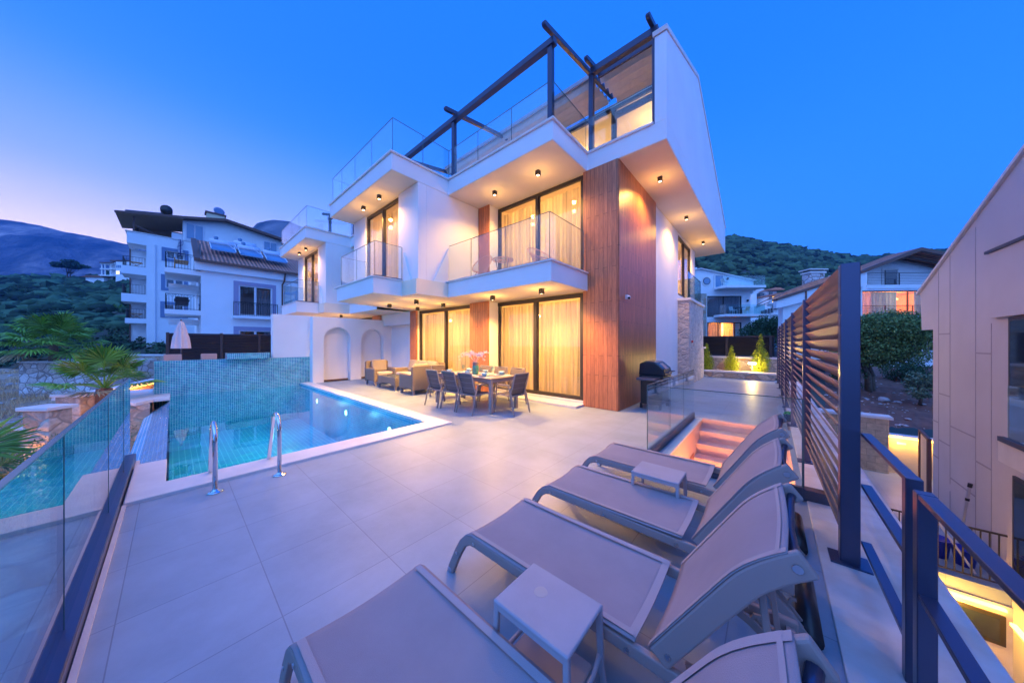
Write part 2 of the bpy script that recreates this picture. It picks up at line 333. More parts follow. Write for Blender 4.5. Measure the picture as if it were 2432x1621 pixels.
def leaves(name,mat,parent,clumps,per,size,asp=.4,updir=0,world=True):
    """many leaf-sized rhombi scattered through the clumps (centre, radius, squash)"""
    V=[];rng=np.random.default_rng(int(abs(clumps[0][0][0])*97+len(clumps)))
    for c,r,sq in clumps:
        n=max(6,int(per*r*r)); d=rng.normal(size=(n,3)); d/=np.linalg.norm(d,axis=1)[:,None]
        rad=r*(.35+.7*rng.random(n)**.5)[:,None]; p=np.array(c)+d*rad*np.array([1,1,sq])
        ax=rng.normal(size=(n,3))+d*.6+np.array([0,0,updir]); ax/=np.linalg.norm(ax,axis=1)[:,None]
        b=np.cross(ax,rng.normal(size=(n,3))); b/=np.linalg.norm(b,axis=1)[:,None]
        s=size*(.6+.8*rng.random(n))[:,None]
        V.append(np.stack([p-ax*s*.5,p+b*s*asp*.5,p+ax*s*.5,p-b*s*asp*.5],1))
    V=np.concatenate(V); n=len(V); return npmesh(name,V.reshape(-1,3),np.arange(n*4).reshape(n,4),mat,parent,world=world)
def light(kind,loc,power,col=(1,.62,.28),size=.1,rot=None,spot=None,blend=.5,name='lamp_light',parent=None,sy_=None):
    d=bpy.data.lights.new(name,kind); d.energy=power; d.color=col
    if kind=='AREA':
        d.size=size
        if sy_: d.shape='RECTANGLE'; d.size_y=sy_
    elif kind in('POINT','SPOT'): d.shadow_soft_size=size
    if kind=='SPOT': d.spot_size=spot; d.spot_blend=blend
    o=bpy.data.objects.new(name,d); COL.objects.link(o); o.location=loc
    if rot: o.rotation_euler=rot
    if parent: o.parent=parent; o.location=Vector(loc)-wloc(parent)
    return o
# ================= VILLA =================
def window(par,axis,pl,a0,a1,z0,z1,mull=(),fw=.07,dep=.08,sgn=1,cur='curtain',curd=.22,gap=None,curmat=None,name='window',track=True):
    """axis 'y': plane y=pl spanning x a0..a1 ; axis 'x': plane x=pl spanning y. sgn: interior direction along the axis"""
    m=MB()
    def bx(m,a,b,c,d,p,q):
        if axis=='y': m.box(a,b,p,q,c,d)
        else: m.box(p,q,a,b,c,d)
    p,q=pl,pl+sgn*dep
    bx(m,a0,a0+fw,z0,z1,p,q); bx(m,a1-fw,a1,z0,z1,p,q); bx(m,a0+fw,a1-fw,z1-fw*1.3,z1,p,q); bx(m,a0+fw,a1-fw,z0,z0+fw*1.1,p,q)
    e=[a0+fw]+list(mull)+[a1-fw]
    for i,x in enumerate(mull): bx(m,x-fw*.6,x+fw*.6,z0+fw*1.1,z1-fw*1.3,p-sgn*.012,q-sgn*.01)
    # inner sash of the sliding leaf
    for i in range(len(e)-1):
        o=fw*.6 if i else 0; o2=fw*.6 if i<len(e)-2 else 0
        bx(m,e[i]+o,e[i]+o+.035,z0+fw*1.1,z1-fw*1.3,p+sgn*.02,q-sgn*.015); bx(m,e[i+1]-o2-.035,e[i+1]-o2,z0+fw*1.1,z1-fw*1.3,p+sgn*.02,q-sgn*.015)
    w=m.build(name,M['frame'],par,bevel=.006,seg=1)
    for i in range(len(e)-1):
        g=MB(); bx(g,e[i],e[i+1],z0+fw*1.1,z1-fw*1.3,pl+sgn*(.04+.005*i),pl+sgn*(.048+.005*i)); g.build('pane',M['pane'],w)
    if cur:
        c=MB(); L=a1-a0-.12; k=int(L*70); ph=random.random()*9
        def fn(s,t):
            a=a0+.06+s*L; w_=.035*math.sin(a*44+ph+1.2*math.sin(a*7+ph))+.018*math.sin(a*19+ph)
            z=z0+.03+t*(z1-z0-.16); w_*=(.5+.5*(1-t)**.5) ; pp=pl+sgn*(curd+w_)
            return (a,pp,z) if axis=='y' else (pp,a,z)
        gaps=gap or []
        c.grid(fn,k,3)
        if gaps:
            keep=[]
            for f in c.f:
                ax=sum(c.v[i][0 if axis=='y' else 1] for i in f)/4
                if not any(g0<ax<g1 for g0,g1 in gaps): keep.append(f)
            c.f=keep
        c.build('curtain',M[curmat or cur],w,smooth=True)
    return w
def room(par,x0,x1,y0,y1,z0,z1,open_='y-',mat='room'):
    m=MB(); 
    if open_!='y-': m.q([(x0,y0,z0),(x0,y0,z1),(x1,y0,z1),(x1,y0,z0)])
    m.q([(x0,y1,z0),(x1,y1,z0),(x1,y1,z1),(x0,y1,z1)]); m.q([(x0,y0,z0),(x0,y1,z0),(x0,y1,z1),(x0,y0,z1)])
    if open_!='x+': m.q([(x1,y0,z0),(x1,y0,z1),(x1,y1,z1),(x1,y1,z0)])
    m.q([(x0,y0,z0),(x1,y0,z0),(x1,y1,z0),(x0,y1,z0)]); m.q([(x0,y0,z1),(x0,y1,z1),(x1,y1,z1),(x1,y0,z1)])
    return m.build('room_interior',M[mat],par)
def glass_run(par,pts,z0,z1,joints,mat='glass',name='glass_panel',th=.016,chan=.045,chz=None):
    """glass guard along a polyline; joints = list per segment of fractions where panels meet"""
    for (p,q),js in zip(zip(pts[:-1],pts[1:]),joints):
        fr=[0]+list(js)+[1]; p=Vector(p);q=Vector(q)
        for a,b in zip(fr[:-1],fr[1:]):
            A=p.lerp(q,a);B=p.lerp(q,b); d=(B-A).normalized(); A=A+d*.005; B=B-d*.005
            g=MB().bar((A.x,A.y,(z0+z1)/2),(B.x,B.y,(z0+z1)/2),th,z1-z0).build(name,M[mat],par)
            e=MB(); e.bar((A.x,A.y,z1+.003),(B.x,B.y,z1+.003),th,.008); e.bar((B.x,B.y,z0),(B.x,B.y,z1),.006,th,up=d); e.build('edge_strip',M['edge'],g)
        if chan: MB().bar((p.x,p.y,z0+chan/2-.01),(q.x,q.y,z0+chan/2-.01),.05,chan).build('rail_channel',M['dark'],par)
def villa(label):
    V=thing('villa',(-2.6,6.6,0),label,'villa','white villas of the same row')
    pl=M['plaster']
    def box(n,x0,x1,y0,y1,z0,z1,mat=pl,bev=.006): return MB().box(x0,x1,y0,y1,z0,z1).build(n,mat,V,bevel=bev,seg=1)
    # ground floor
    box('step',-10.3,-3.44,6.22,6.66,0,.06,M['coping']); box('sill',-6.5,-3.44,6.60,6.75,.06,.13,M['coping'])
    MB().prism([(-3.44,6.6),(-2.6,6.6),(-2.6,9.45),(-2.75,9.45),(-2.75,6.75),(-3.44,6.75)],0,5.69).build('wall_core',M['plaster'],V)
    box('wood_cladding',-3.45,-2.597,6.58,6.62,.01,5.695,M['wood'],0); box('wood_cladding',-2.62,-2.58,6.62,9.45,.012,5.694,M['wood_y'],0)
    box('wall',-2.85,-2.63,9.45,12.45,0,5.69); box('skirting',-2.66,-2.60,9.46,12.4,0,.09,M['coping'])
    # side window bay first floor & wall around
    box('wall',-2.85,-2.63,12.45,15.7,3.2,3.35); box('wall',-2.85,-2.63,14.85,15.7,3.35,5.69); box('wall',-2.85,-2.63,12.45,14.85,5.62,5.69)
    wd=window(V,'x',-2.66,12.47,14.83,3.35,5.62,(13.6,),sgn=-1,cur='curtain',gap=[(12.9,14.0)]); room(V,-5.2,-2.9,12.3,15.0,3.3,5.65,'x+')
    sb=box('stone_wall',-2.85,-2.25,12.4,15.3,0,3.1,M['stone_w'],.02); box('coping',-2.88,-2.19,12.34,15.36,3.1,3.19,M['coping'])
    box('stone_wall',-2.85,-2.27,15.3,15.65,0,1.3,M['stone_w'],.02); box('coping',-2.5,-2.2,15.26,15.7,1.3,1.36,M['coping'])
    MB().prism([(15.3,1.36),(15.65,1.36),(15.65,2.35),(15.45,2.35)],-2.45,-2.3,'x').build('wall',pl,V)
    glass_run(V,[(-2.33,12.55,0),(-2.33,15.2,0)],3.2,4.2,[(.5,)])
    box('wall_light',-2.25,-2.2,12.75,12.85,1.55,1.63,M['redp'])
    # wood strips + reveals
    box('wood_cladding',-7.2,-6.37,6.2,6.25,.02,2.79,M['wood'],0); box('wall',-7.19,-6.375,6.25,6.7,0,2.79)
    box('wood_cladding',-10.8,-10.33,6.2,6.25,.02,2.79,M['wood'],0); box('wall',-10.8,-10.33,6.25,6.9,0,2.79)
    box('wood_cladding',-6.83,-6.37,6.24,6.27,3.2,5.69,M['wood'],0); box('wall',-6.85,-6.375,6.27,6.9,3.2,5.69)
    # partitions / back mass
    box('wall',-10.9,-10.7,6.25,16.4,0,5.69); box('wall',-10.7,-2.85,9.7,16.2,0,3.28); box('wall',-10.7,-5.3,9.7,16.2,3.3,5.69); box('wall',-5.3,-2.9,15.1,16.2,3.3,5.69)
    # first floor slab with the angled left edge
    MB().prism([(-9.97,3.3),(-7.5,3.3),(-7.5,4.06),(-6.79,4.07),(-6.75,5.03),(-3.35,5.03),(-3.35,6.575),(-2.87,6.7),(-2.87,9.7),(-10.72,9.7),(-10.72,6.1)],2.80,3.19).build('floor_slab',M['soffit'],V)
    MB().prism([(-9.975,3.295),(-7.495,3.295),(-7.495,4.15),(-10.25,4.15)],2.803,3.20).build('balcony',pl,V)
    b=MB().prism([(-6.73,5.02),(-3.34,5.02),(-3.34,6.57),(-6.73,6.57)],2.803,3.20).build('balcony',pl,V)
    MB().prism([(-10.1,3.26),(-7.46,3.26),(-7.46,4.14),(-10.2,4.14)],3.20,3.235).build('coping',M['coping'],V,bevel=.004)
    MB().prism([(-6.84,4.98),(-3.3,4.98),(-3.3,6.57),(-6.84,6.57)],3.203,3.238).build('coping',M['coping'],V,bevel=.004)
    glass_run(V,[(-9.8,4.1,0),(-9.8,3.36,0),(-7.55,3.36,0),(-7.55,4.1,0)],3.235,4.13,[(),(.5,),()])
    glass_run(V,[(-6.8,5.09,0),(-3.42,5.09,0),(-3.42,6.55,0)],3.238,4.24,[(.28,.64),()])
    # left box, first floor
    box('wall',-10.94,-10.0,4.15,4.4,3.2,5.69); box('wall',-7.85,-6.84,4.15,4.4,2.805,5.69); box('wall',-7.0,-6.842,4.4,6.24,2.806,5.69); box('wall',-10.94,-10.75,4.4,6.3,3.0,5.69)
    MB().prism([(4.4,2.81),(5.06,2.81),(5.09,4.2)],-6.85,-6.80,'x').build('flare',pl,V); MB().prism([(-7.5,2.81),(-6.95,2.81),(-7.5,4.0)],4.10,4.16,'y').build('flare',pl,V)
    window(V,'y',4.2,-10.0,-7.85,3.24,5.66,(-8.88,),gap=[(-8.9,-8.8)]); room(V,-10.74,-7.02,4.36,7.6,3.24,5.66)
    window(V,'y',6.62,-6.37,-3.45,3.24,5.66,(-4.87,)); room(V,-6.36,-3.0,6.76,9.6,3.22,5.67)
    # ground floor doors
    window(V,'y',6.62,-6.47,-3.45,.13,2.78,(-4.93,),fw=.085); room(V,-6.36,-3.0,6.76,9.6,.02,2.78)
    window(V,'y',6.32,-10.32,-7.2,.06,2.78,(-8.65,),fw=.085); room(V,-10.32,-6.8,6.72,9.6,.02,2.78)
    # terrace slab and fascia
    MB().prism([(-11.04,3.44),(-6.84,3.44),(-6.84,5.1),(-3.36,5.1),(-3.36,6.6),(-1.6,6.6),(-1.6,16.78),(-11.04,16.78)],5.70,6.10).build('terrace_slab',pl,V,bevel=.008,seg=1)
    MB().prism([(-11.03,3.45),(-6.85,3.45),(-6.85,5.11),(-3.37,5.11),(-3.37,6.61),(-1.61,6.61),(-1.61,16.77),(-11.03,16.77)],5.694,5.70).build('soffit_glow_sheet',M['soffit'],V)  # added sheet, its cream tint carries the warm glow under the slab
    MB().prism([(-11.08,3.40),(-6.80,3.40),(-6.80,5.06),(-3.32,5.06),(-3.32,6.56),(-1.85,6.56),(-1.85,8.2),(-11.08,8.2)],6.10,6.145).build('coping',M['coping'],V,bevel=.004)
    glass_run(V,[(-10.98,8.2,0),(-10.98,3.5,0),(-6.9,3.5,0),(-6.9,5.17,0),(-3.42,5.17,0),(-3.42,6.66,0),(-1.86,6.66,0)],6.145,6.99,[(.33,.66),(.2,.45,.72),(.5,),(.35,.68),(),()],mat='glass')
    # gable side wall of the top floor
    MB().prism([(6.6,6.10),(6.6,7.90),(10.03,9.20),(16.78,6.83),(16.78,6.10)],-1.83,-1.602,'x').build('gable_wall',pl,V,bevel=.006,seg=1)
    MB().prism([(6.57,7.90),(6.55,7.98),(10.03,9.30),(16.82,6.92),(16.82,6.83),(10.03,9.20)],-1.86,-1.58,'x').build('coping',M['coping'],V)
    MB().prism([(8.4,8.45),(10.03,9.05),(16.7,6.7),(16.7,6.5),(10.03,8.85),(8.4,8.3)],-9.9,-1.84,'x').build('roof',M['plaster'],V)
    window(V,'y',8.3,-9.85,-1.84,6.16,8.3,(-8.2,-6.6,-5.0,-3.4),cur=None); room(V,-9.85,-1.84,8.42,11.5,6.15,8.28)
    MB().box(-3.25,-2.1,10.9,11.0,6.15,7.2).box(-3.2,-2.6,9.7,10.8,6.15,6.9).build('kitchen_counter',M['plaster'],V)
    return V
V1=villa('three storey white villa with wood clad corner and lit curtained windows beside the dining terrace')
def drop(o):
    for c in kids(o): drop(c)
    bpy.data.objects.remove(o)
def trim(root,xmax):
    for ch in kids(root):
        if ch.type!='MESH': continue
        xs=[v.co.x for v in ch.data.vertices]
        if min(xs)>-6.62: drop(ch); continue
        if max(xs)>xmax:
            ch.data=ch.data.copy()
            for v in ch.data.vertices: v.co.x=min(v.co.x,xmax)
        if ch.data.name.split('.')[0] in('wood_cladding','wall') and -6.5<max(xs)<-6.2 and min(v.co.z for v in ch.data.vertices)<1:
            ch.data=ch.data.copy()
            for v in ch.data.vertices: v.co.z=max(v.co.z,2.5)
V2=copy_tree(V1); V2.location.x-=6.98; trim(V2,-4.12); MB().box(-13.34,-10.9,6.26,6.5,2.3,2.795).box(-13.34,-11.1,6.28,6.5,3.2,5.69).build('wall',M['plaster'],V2); V2['label']='partly hidden white villa behind the arched garden wall with a small glass balcony'
# wall pieces separating: pergola (own thing, stands on the terrace)
def pergola(label):
    T=thing('pergola',(-3.4,5.15,6.145),label,'pergola','dark metal pergolas on the roof terraces'); dk=M['perg']
    for x,y,z1 in ((-3.475,5.21,7.75),(-6.72,5.21,7.75),(-9.75,5.21,7.75),(-3.30,6.72,8.1),(-1.87+.03,6.70,8.08)):
        MB().box(x-.055,x+.055,y-.055,y+.055,6.146,z1).build('post',dk,T,bevel=.006,seg=1)
    MB().box(-9.85,-3.36,5.13,5.27,7.72,7.86).build('front_beam',dk,T,bevel=.006,seg=1)
    MB().box(-3.3,-1.78,6.64,6.76,8.03,8.19).build('front_beam',dk,T,bevel=.006,seg=1)
    def rafter(x,y0,z0,y1,z1):
        k=[]; 
        d=Vector((0,y1-y0,z1-z0)).normalized(); up=Vector((0,-d.z,d.y)); A=Vector((x,y0,z0));
        pts=[]
        for a in range(0,181,30): t=R(90+a); pts.append(A+d*(.058*math.cos(t))+up*(.058*math.sin(t)))
        B=Vector((x,y1,z1)); pts+= [B-up*.058,B+up*.058]
        MB().prism([(p.y,p.z) for p in pts],x-.042,x+.042,'x').build('rafter',dk,T,bevel=.008,seg=1)
    for x in (-3.43,-6.7,-9.78): rafter(x,4.92,7.94,8.3,8.58)
    for x in (-3.28,-1.9): rafter(x,6.42,8.24,8.35,8.62)
    def aw(x0,x1,y0,y1,z,zr,k):
        m=MB()
        def fn(s,t):
            y=y0+(y1-y0)*t; n=k; 
            return (x0+(x1-x0)*s,y+.05*math.sin(t*n*2*math.pi),z+(zr)*t-.20*abs(math.sin(t*n*math.pi))**.7-.01*math.sin(s*9))
        m.grid(fn,10,k*8); b=MB()
        for i in range(k+1): yy=y0+(y1-y0)*i/k; b.box(x0,x1,yy-.022,yy+.022,z+zr*i/k-.045,z+zr*i/k-.01)
        b.build('awning_carrier',dk,T); return m.build('awning',M['awning'],T,smooth=True,solid=.006)
    aw(-3.24,-1.86,7.0,8.3,8.26,.2,5); aw(-9.7,-3.5,7.1,8.3,8.42,.14,5)
    MB().box(-3.24,-1.86,6.95,7.0,8.12,8.26).build('drip_beam',dk,T); MB().box(-9.7,-3.5,7.05,7.1,8.36,8.46).build('drip_beam',M['tplastic'],T)
    MB().tube([(-3.3,8.22,7.95),(-1.85,8.22,7.95)],.09,10).build('roller',dk,T,smooth=True)
    return T
PG1=pergola('dark metal pergola with gathered awning on the near roof terrace')
PG2=copy_tree(PG1); PG2.location.x-=6.98; trim(PG2,-4.12); PG2['label']='small part of a dark pergola showing behind the far glass box terrace'
# security camera
t=thing('security_camera',(-2.55,7.0,2.62),'white dome security camera on the wood clad corner','camera')
MB().box(-.03,.03,-.03,.03,-.05,.05).build('mount',M['wframe'],t,world=False,bevel=.005)
MB().tube([(.02,0,0),(.06,-.05,-.01),(.11,-.16,-.05)],[.03,.04,.04],10).build('housing',M['wframe'],t,world=False,smooth=True)
MB().tube([(.11,-.16,-.05),(.118,-.175,-.055)],.03,10).build('lens',M['black'],t,world=False)
# ceiling downlights (each fixed under a soffit) with a real lamp in each, plus an added fill below
def downlight(x,y,z,label,p=55,grp='square dark downlights under the soffits',col=(1,.52,.11)):
    t=thing('ceiling_downlight',(x,y,z),label,'downlight',grp)
    MB().box(-.047,.047,-.047,-.033,-.12,0).box(-.047,.047,.033,.047,-.12,0).box(-.047,-.033,-.033,.033,-.12,0).box(.033,.047,-.033,.033,-.12,0).build('housing',M['frame'],t,world=False)
    MB().box(-.032,.032,-.032,.032,-.112,-.09).build('lamp',M['lamp'],t,world=False)
    light('SPOT',(x,y,z-.15),p*2.5,col,.05,(0,0,0),R(150),.6,name='downlight_beam',parent=t)
    light('POINT',(x,y,z-.40),p*.10,(1,.52,.13),.05,name='soffit_fill',parent=t)  # added fill lamp hung below the fitting to warm the soffit
    return t
DL=[(-4.24,5.8,5.7,'square downlight over the first floor balcony nearest the wood corner'),(-5.7,5.8,5.7,'square downlight over the middle of the balcony with rattan chairs'),
(-8.3,3.82,5.7,'right hand downlight under the left box terrace'),(-9.35,3.82,5.7,'left hand downlight under the left box terrace'),
(-2.1,8.04,5.7,'first downlight under the side overhang beside the upper wood cladding'),(-2.1,11.1,5.7,'middle downlight under the side overhang'),(-2.1,14.3,5.7,'last downlight under the side overhang towards the hill'),
(-4.02,5.64,2.8,'black downlight above the dining table head chair'),(-5.6,5.62,2.8,'black downlight above the middle of the dining table'),(-7.88,5.68,2.8,'black downlight just in front of the left sliding door'),
(-7.8,4.68,2.8,'black downlight farthest out over the terrace beside the dining area'),(-9.27,4.6,2.8,'black downlight over the wicker coffee table'),(-9.36,5.66,2.8,'black downlight over the wicker sofa')]
for i,(x,y,z,l) in enumerate(DL): downlight(x,y,z,l,p=(62 if z>5 else 95) if i not in (7,8) else 150)
for x,y,l in ((-15.3,3.82,'right hand downlight under the far neighbour terrace'),(-16.3,3.82,'left hand downlight under the far neighbour terrace')): downlight(x,y,5.7,l,60)
for x,y,l in ((-14.6,5.0,'right of two downlights showing above the arched wall'),(-16.3,4.6,'left of two downlights showing above the arched wall')): downlight(x,y,2.8,l,80)
# interior lamps of the lit rooms
for du in (0,-6.96):
    k=1 if du==0 else .7
    light('AREA',(-4.9+du,8.6,2.5),115*k,(1,.56,.16),2.2,(R(-60),0,0),name='room_light',sy_=1)
    light('AREA',(-8.7+du,8.6,2.5),130*k,(1,.56,.16),2.4,(R(-60),0,0),name='room_light',sy_=1)
    light('AREA',(-4.9+du,8.8,5.3),100*k,(1,.57,.2),2.2,(R(-60),0,0),name='room_light',sy_=1)
    light('AREA',(-8.9+du,6.8,5.3),75*k,(1,.54,.20),2.2,(R(-60),0,0),name='room_light',sy_=1)
    light('AREA',(-4.2+du,13.6,5.3),115*k,(1,.66,.3),1.2,(0,0,0),name='room_light')
    light('POINT',(-2.5+du,9.6,7.8),110*k,(1,.58,.2),.12,name='room_light')
    light('POINT',(-5.5+du,9.8,7.8),120*k,(1,.58,.2),.12,name='room_light')
t=thing('pendant_lamp',(-2.5,9.6,8.28),'bright round lamp inside the lit top floor room by the gable','lamp')
MB().tube([(0,0,0),(0,0,-.3)],.008,6).build('cord',M['dark'],t,world=False); MB().lathe([(.02,-.32),(.08,-.36),(.1,-.42),(.08,-.48),(.02,-.5)],14).build('bulb',emis('bulb_glow',(1,.8,.45),30.),t,world=False,smooth=True)
# ================= GARDEN WALLS, POOL, DECK =================
GW=thing('garden_wall',(-13.3,5.1,0),'white garden wall with two arched niches behind the wicker seating','wall')
def archpts(c,w,zs,n=14): return [(c+w*math.cos(R(180-180*i/n)),zs+w*math.sin(R(180-180*i/n))) for i in range(n+1)]
for c,w,zs in ((4.385,.485,1.71),(5.79,.485,1.68)): pass
m=MB(); a1=archpts(4.385,.49,1.68); a2=archpts(5.79,.485,1.66)
def strip(m,a,top,y0,y1):
    # face pieces above an arch and at its sides (plane x=-13.2, extruded back)
    pts=[(y0,top)]+[(y0,a[0][1])]+a+[(y1,a[-1][1])]+[(y1,top)]
    m.prism(pts,-13.46,-13.2,'x')
strip(m,a1,2.56,3.52,5.09); strip(m,a2,2.56,5.09,6.64)
for y0,y1 in ((3.52,3.895),(4.875,5.09),(5.09,5.305),(6.275,6.64)): m.box(-13.46,-13.2,y0,y1,0,1.68 if y0<5 else 1.66)
m.build('wall_face',M['plaster'],GW); MB().box(-13.6,-13.47,3.53,6.64,0,2.555).build('niche_back',M['plaster'],GW)
MB().box(-13.47,-13.45,3.9,4.87,.005,.06).box(-13.47,-13.45,5.31,6.27,.005,.06).build('skirting',M['brown'],GW)
MB().box(-13.2,-10.86,6.64,6.86,0,2.53).build('return_wall',M['plaster'],GW)
BW=MB().box(-14.0,-13.72,2.40,3.6,0.98,2.6).build('boundary_wall',M['plaster']); tag(BW,'plain white wall panel standing on the mosaic pool wall','wall')
MW=thing('mosaic_wall',(-13.8,1.6,-.06),'blue mosaic tiled wall with a raised spill basin at the far end of the pool','pool wall')
MB().box(-14.1,-13.7,-.37,3.6,-1.5,1.0).build('tiled_wall',M['mosaic_yz'],MW)
sp=MB(); sp.box(-13.95,-13.5,1.17,2.28,1.0,1.06); sp.box(-13.52,-13.46,1.17,2.28,1.0,1.2); sp.box(-13.95,-13.52,1.17,1.23,1.06,1.2); sp.box(-13.95,-13.52,2.22,2.28,1.06,1.2); sp.build('spill_basin',M['mosaic_yz'],MW)
MB().box(-13.9,-13.55,1.25,2.2,1.12,1.17).build('basin_water',M['blackm'],MW)
# pool
PL=thing('swimming_pool',(-9,1.6,-.06),'turquoise mosaic swimming pool with white marble coping and overflow edge','swimming pool')
x0,x1,y0,y1=-13.7,-5.0,-.06,3.2
MB().q([(x0,y0,-1.35),(x1,y0,-1.35),(x1,y1,-1.35),(x0,y1,-1.35)]).build('basin_floor',M['mosaic_xy'],PL)
MB().q([(x0,y1,-1.35),(x1,y1,-1.35),(x1,y1,-.02),(x0,y1,-.02)]).q([(x0,y0,-1.35),(x0,y0,-.075),(x1,y0,-.075),(x1,y0,-1.35)]).build('basin_side',M['mosaic_xz'],PL)
MB().q([(x1,y0,-1.35),(x1,y0,-.02),(x1,y1,-.02),(x1,y1,-1.35)]).build('basin_end',M['mosaic_yz'],PL)
cp=MB(); cp.prism([(-13.5,3.2),(-5.0,3.2),(-5.0,-.05),(-5.95,-.05),(-5.95,-.31),(-4.60,-.31),(-4.60,3.53),(-13.2,3.53),(-13.5,3.5)],-.03,.035); cp.build('coping',M['coping'],PL,bevel=.008)
MB().prism([(-14.2,-.05),(-12.55,-.05),(-12.55,-.34),(-12.05,-.62),(-13.0,-.95),(-15.4,-.95),(-15.4,-.3),(-14.2,-.3)],-.05,.03).build('corner_slab',M['coping'],PL,bevel=.008)
MB().box(-13.8,-12.3,-.88,-.40,-2.2,-.05).build('corner_pier',M['stone_r'],PL)
MB().prism([(-.06,-.078),(-.06,-1.4),(-.5,-1.4),(-.5,-.42),(-.34,-.30)],-12.6,-5.95,'x').build('overflow_edge',M['mosaic_of'],PL)
for x,y in ((-11.44,-.11),(-8.92,-.15),(-6.4,-.19)):
    l=MB().tube([(x,3.2,-.40),(x,3.175,-.40)],.095,18).build('pool_light',M['chrome'],PL,smooth=False)
    MB().tube([(x,3.176,-.40),(x,3.165,-.40)],.075,18).build('lens',M['pool_lamp'],l)
    light('POINT',(x,2.4,-.6),5,(.5,.95,1),.1,name='pool_light_glow',parent=l)
st=MB()
for i in range(3): st.box(-5.95+.0*i,-5.0,.35,1.5,-.35-.3*i,-.33-.3*i)
wm=MB().grid(lambda s,t:(x0+(x1-x0)*s,y0+(y1-y0)*t,-.062),2,2); W=struct('water',wm,M['water'])
from mathutils import noise as NZ_
def off_(s,t):
    x=-12.55+6.59*s; y=-.06-.28*t; return (x,y,-.062-.22*t+.012*t**.5*(NZ_.noise(Vector((x*9,y*26,0)))+.6*NZ_.noise(Vector((x*25,y*50,3)))))
of=MB().grid(off_,620,22)

wf=glassmat('overflow_film',(.55,.90,.99),1.6,.03,(60.,.6),base=.18); of.build('overflow_water',wf,PL,smooth=True)
# ladder rails
for y,l in ((.289,'chrome pool ladder handrail nearest the camera side'),(.824,'chrome pool ladder handrail farther along the pool edge')):
    t=thing('pool_handrail',(-4.35,y,.0),l,'handrail','chrome handrails of the pool ladder')
    pts=[(0,0,.02),(0,0,.50)]+[(-.17+.17*math.cos(R(a)),0,.52+.17*math.sin(R(a))) for a in range(0,150,15)]+[(-.42,0,.36),(-.62,0,-.02),(-.80,0,-.35)]
    MB().tube(pts,.021,12).build('rail',M['chrome'],t,world=False,smooth=True)
    MB().lathe([(.065,0),(.068,.006),(.05,.012),(.03,.02),(.022,.035)],20).build('base_flange',M['chrome'],t,world=False,smooth=True)
# deck
dk=MB()
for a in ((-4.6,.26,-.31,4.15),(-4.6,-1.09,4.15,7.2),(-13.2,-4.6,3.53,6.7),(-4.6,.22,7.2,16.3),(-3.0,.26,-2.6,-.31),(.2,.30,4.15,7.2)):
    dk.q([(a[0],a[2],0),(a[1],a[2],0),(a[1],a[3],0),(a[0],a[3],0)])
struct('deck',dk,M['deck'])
dk=MB().box(-4.6,.9,-2.7,-.31,-.6,-.02); struct('deck_base',dk,M['stone_f'])
# stairwell
ST=thing('stairs',(-.43,5.7,-1.5),'warmly lit marble steps going down beside the glass guard','stairs')
m=MB()
for i in range(9):
    y=7.13-.28*i; m.box(-1.07,.2,y-.012,(y+.28 if i else 7.22),-.18*i-.03,-.18*i+(.006 if i==0 else 0)); m.box(-1.07,.2,y,y+.02,-.18*(i+1)-.001,-.18*i-.03)
m.build('step',M['stair'],ST,bevel=.003,seg=1)
MB().box(-1.09,-1.07,4.15,7.2,-1.8,-.004).build('stair_wall',M['stair'],ST); MB().box(.2,.22,4.15,7.2,-1.8,-.004).build('stair_wall',M['stair'],ST)
MB().box(-1.07,.2,4.13,4.15,-1.8,-.004).build('stair_wall',M['plaster'],ST); MB().box(-1.07,.2,4.15,7.2,-1.82,-1.8).build('landing',M['stair'],ST)
MB().box(-1.066,-1.06,5.2,6.25,-1.8,-.45).build('wood_door',M['wood_y'],ST)
MB().box(-1.14,-1.04,4.10,7.05,.0,.03).box(-1.04,.22,4.10,4.15,.0,.03).build('edge_trim',M['coping'],ST)
light('POINT',(-.4,5.0,-.9),150,(1,.33,.12),.15,name='stair_light',parent=ST); light('POINT',(-.6,6.0,-1.2),50,(1,.33,.12),.15,name='stair_light',parent=ST)
SG=thing('glass_guard',(-1.24,4.5,0),'frameless glass guard with dark base channel around the stairwell','glass railing')
glass_run(SG,[(-1.20,7.02,0),(-1.22,4.08,0),(.24,4.08,0)],.02,.99,[(.30,.62),()],th=.018,chan=.12,mat='glass')
# left glass railing
LG=thing('glass_railing',(-4.2,-.34,0),'long frameless glass railing with blue base channel along the terrace edge left of the camera','glass railing')
MB().box(-6.35,-.6,-.43,-.32,-.02,.085).build('rail_channel',M['darkblue'],LG,bevel=.006,seg=1); MB().box(-6.35,-.6,-.40,-.385,.085,.10).build('gasket',M['black'],LG)
for a,b in ((-6.29,-5.52),(-5.515,-4.31),(-4.305,-2.72),(-2.715,-1.0)):
    g=MB().box(a,b,-.384,-.366,.08,1.075).build('glass_panel',M['glass_teal'],LG); MB().box(a,b,-.386,-.364,1.075,1.083).box(b-.004,b,-.386,-.364,.085,1.075).build('edge_strip',M['edge'],g)
MB().box(-6.35,-.6,-.46,-.29,-.05,-.016).build('stone_kerb',M['coping'],LG)
MB().box(-4.6,-.6,-.315,-.29,-.02,.02).build('kerb_trim',M['coping'],LG)
# right kerb
kb=MB().box(.26,.83,-1.5,16.3,-.9,.02); struct('kerb',kb,M['travertine'],bevel=.006); kb=MB().box(.3,.82,-1.5,16.3,-5.3,-.9); struct('kerb_wall',kb,M['taupe'])
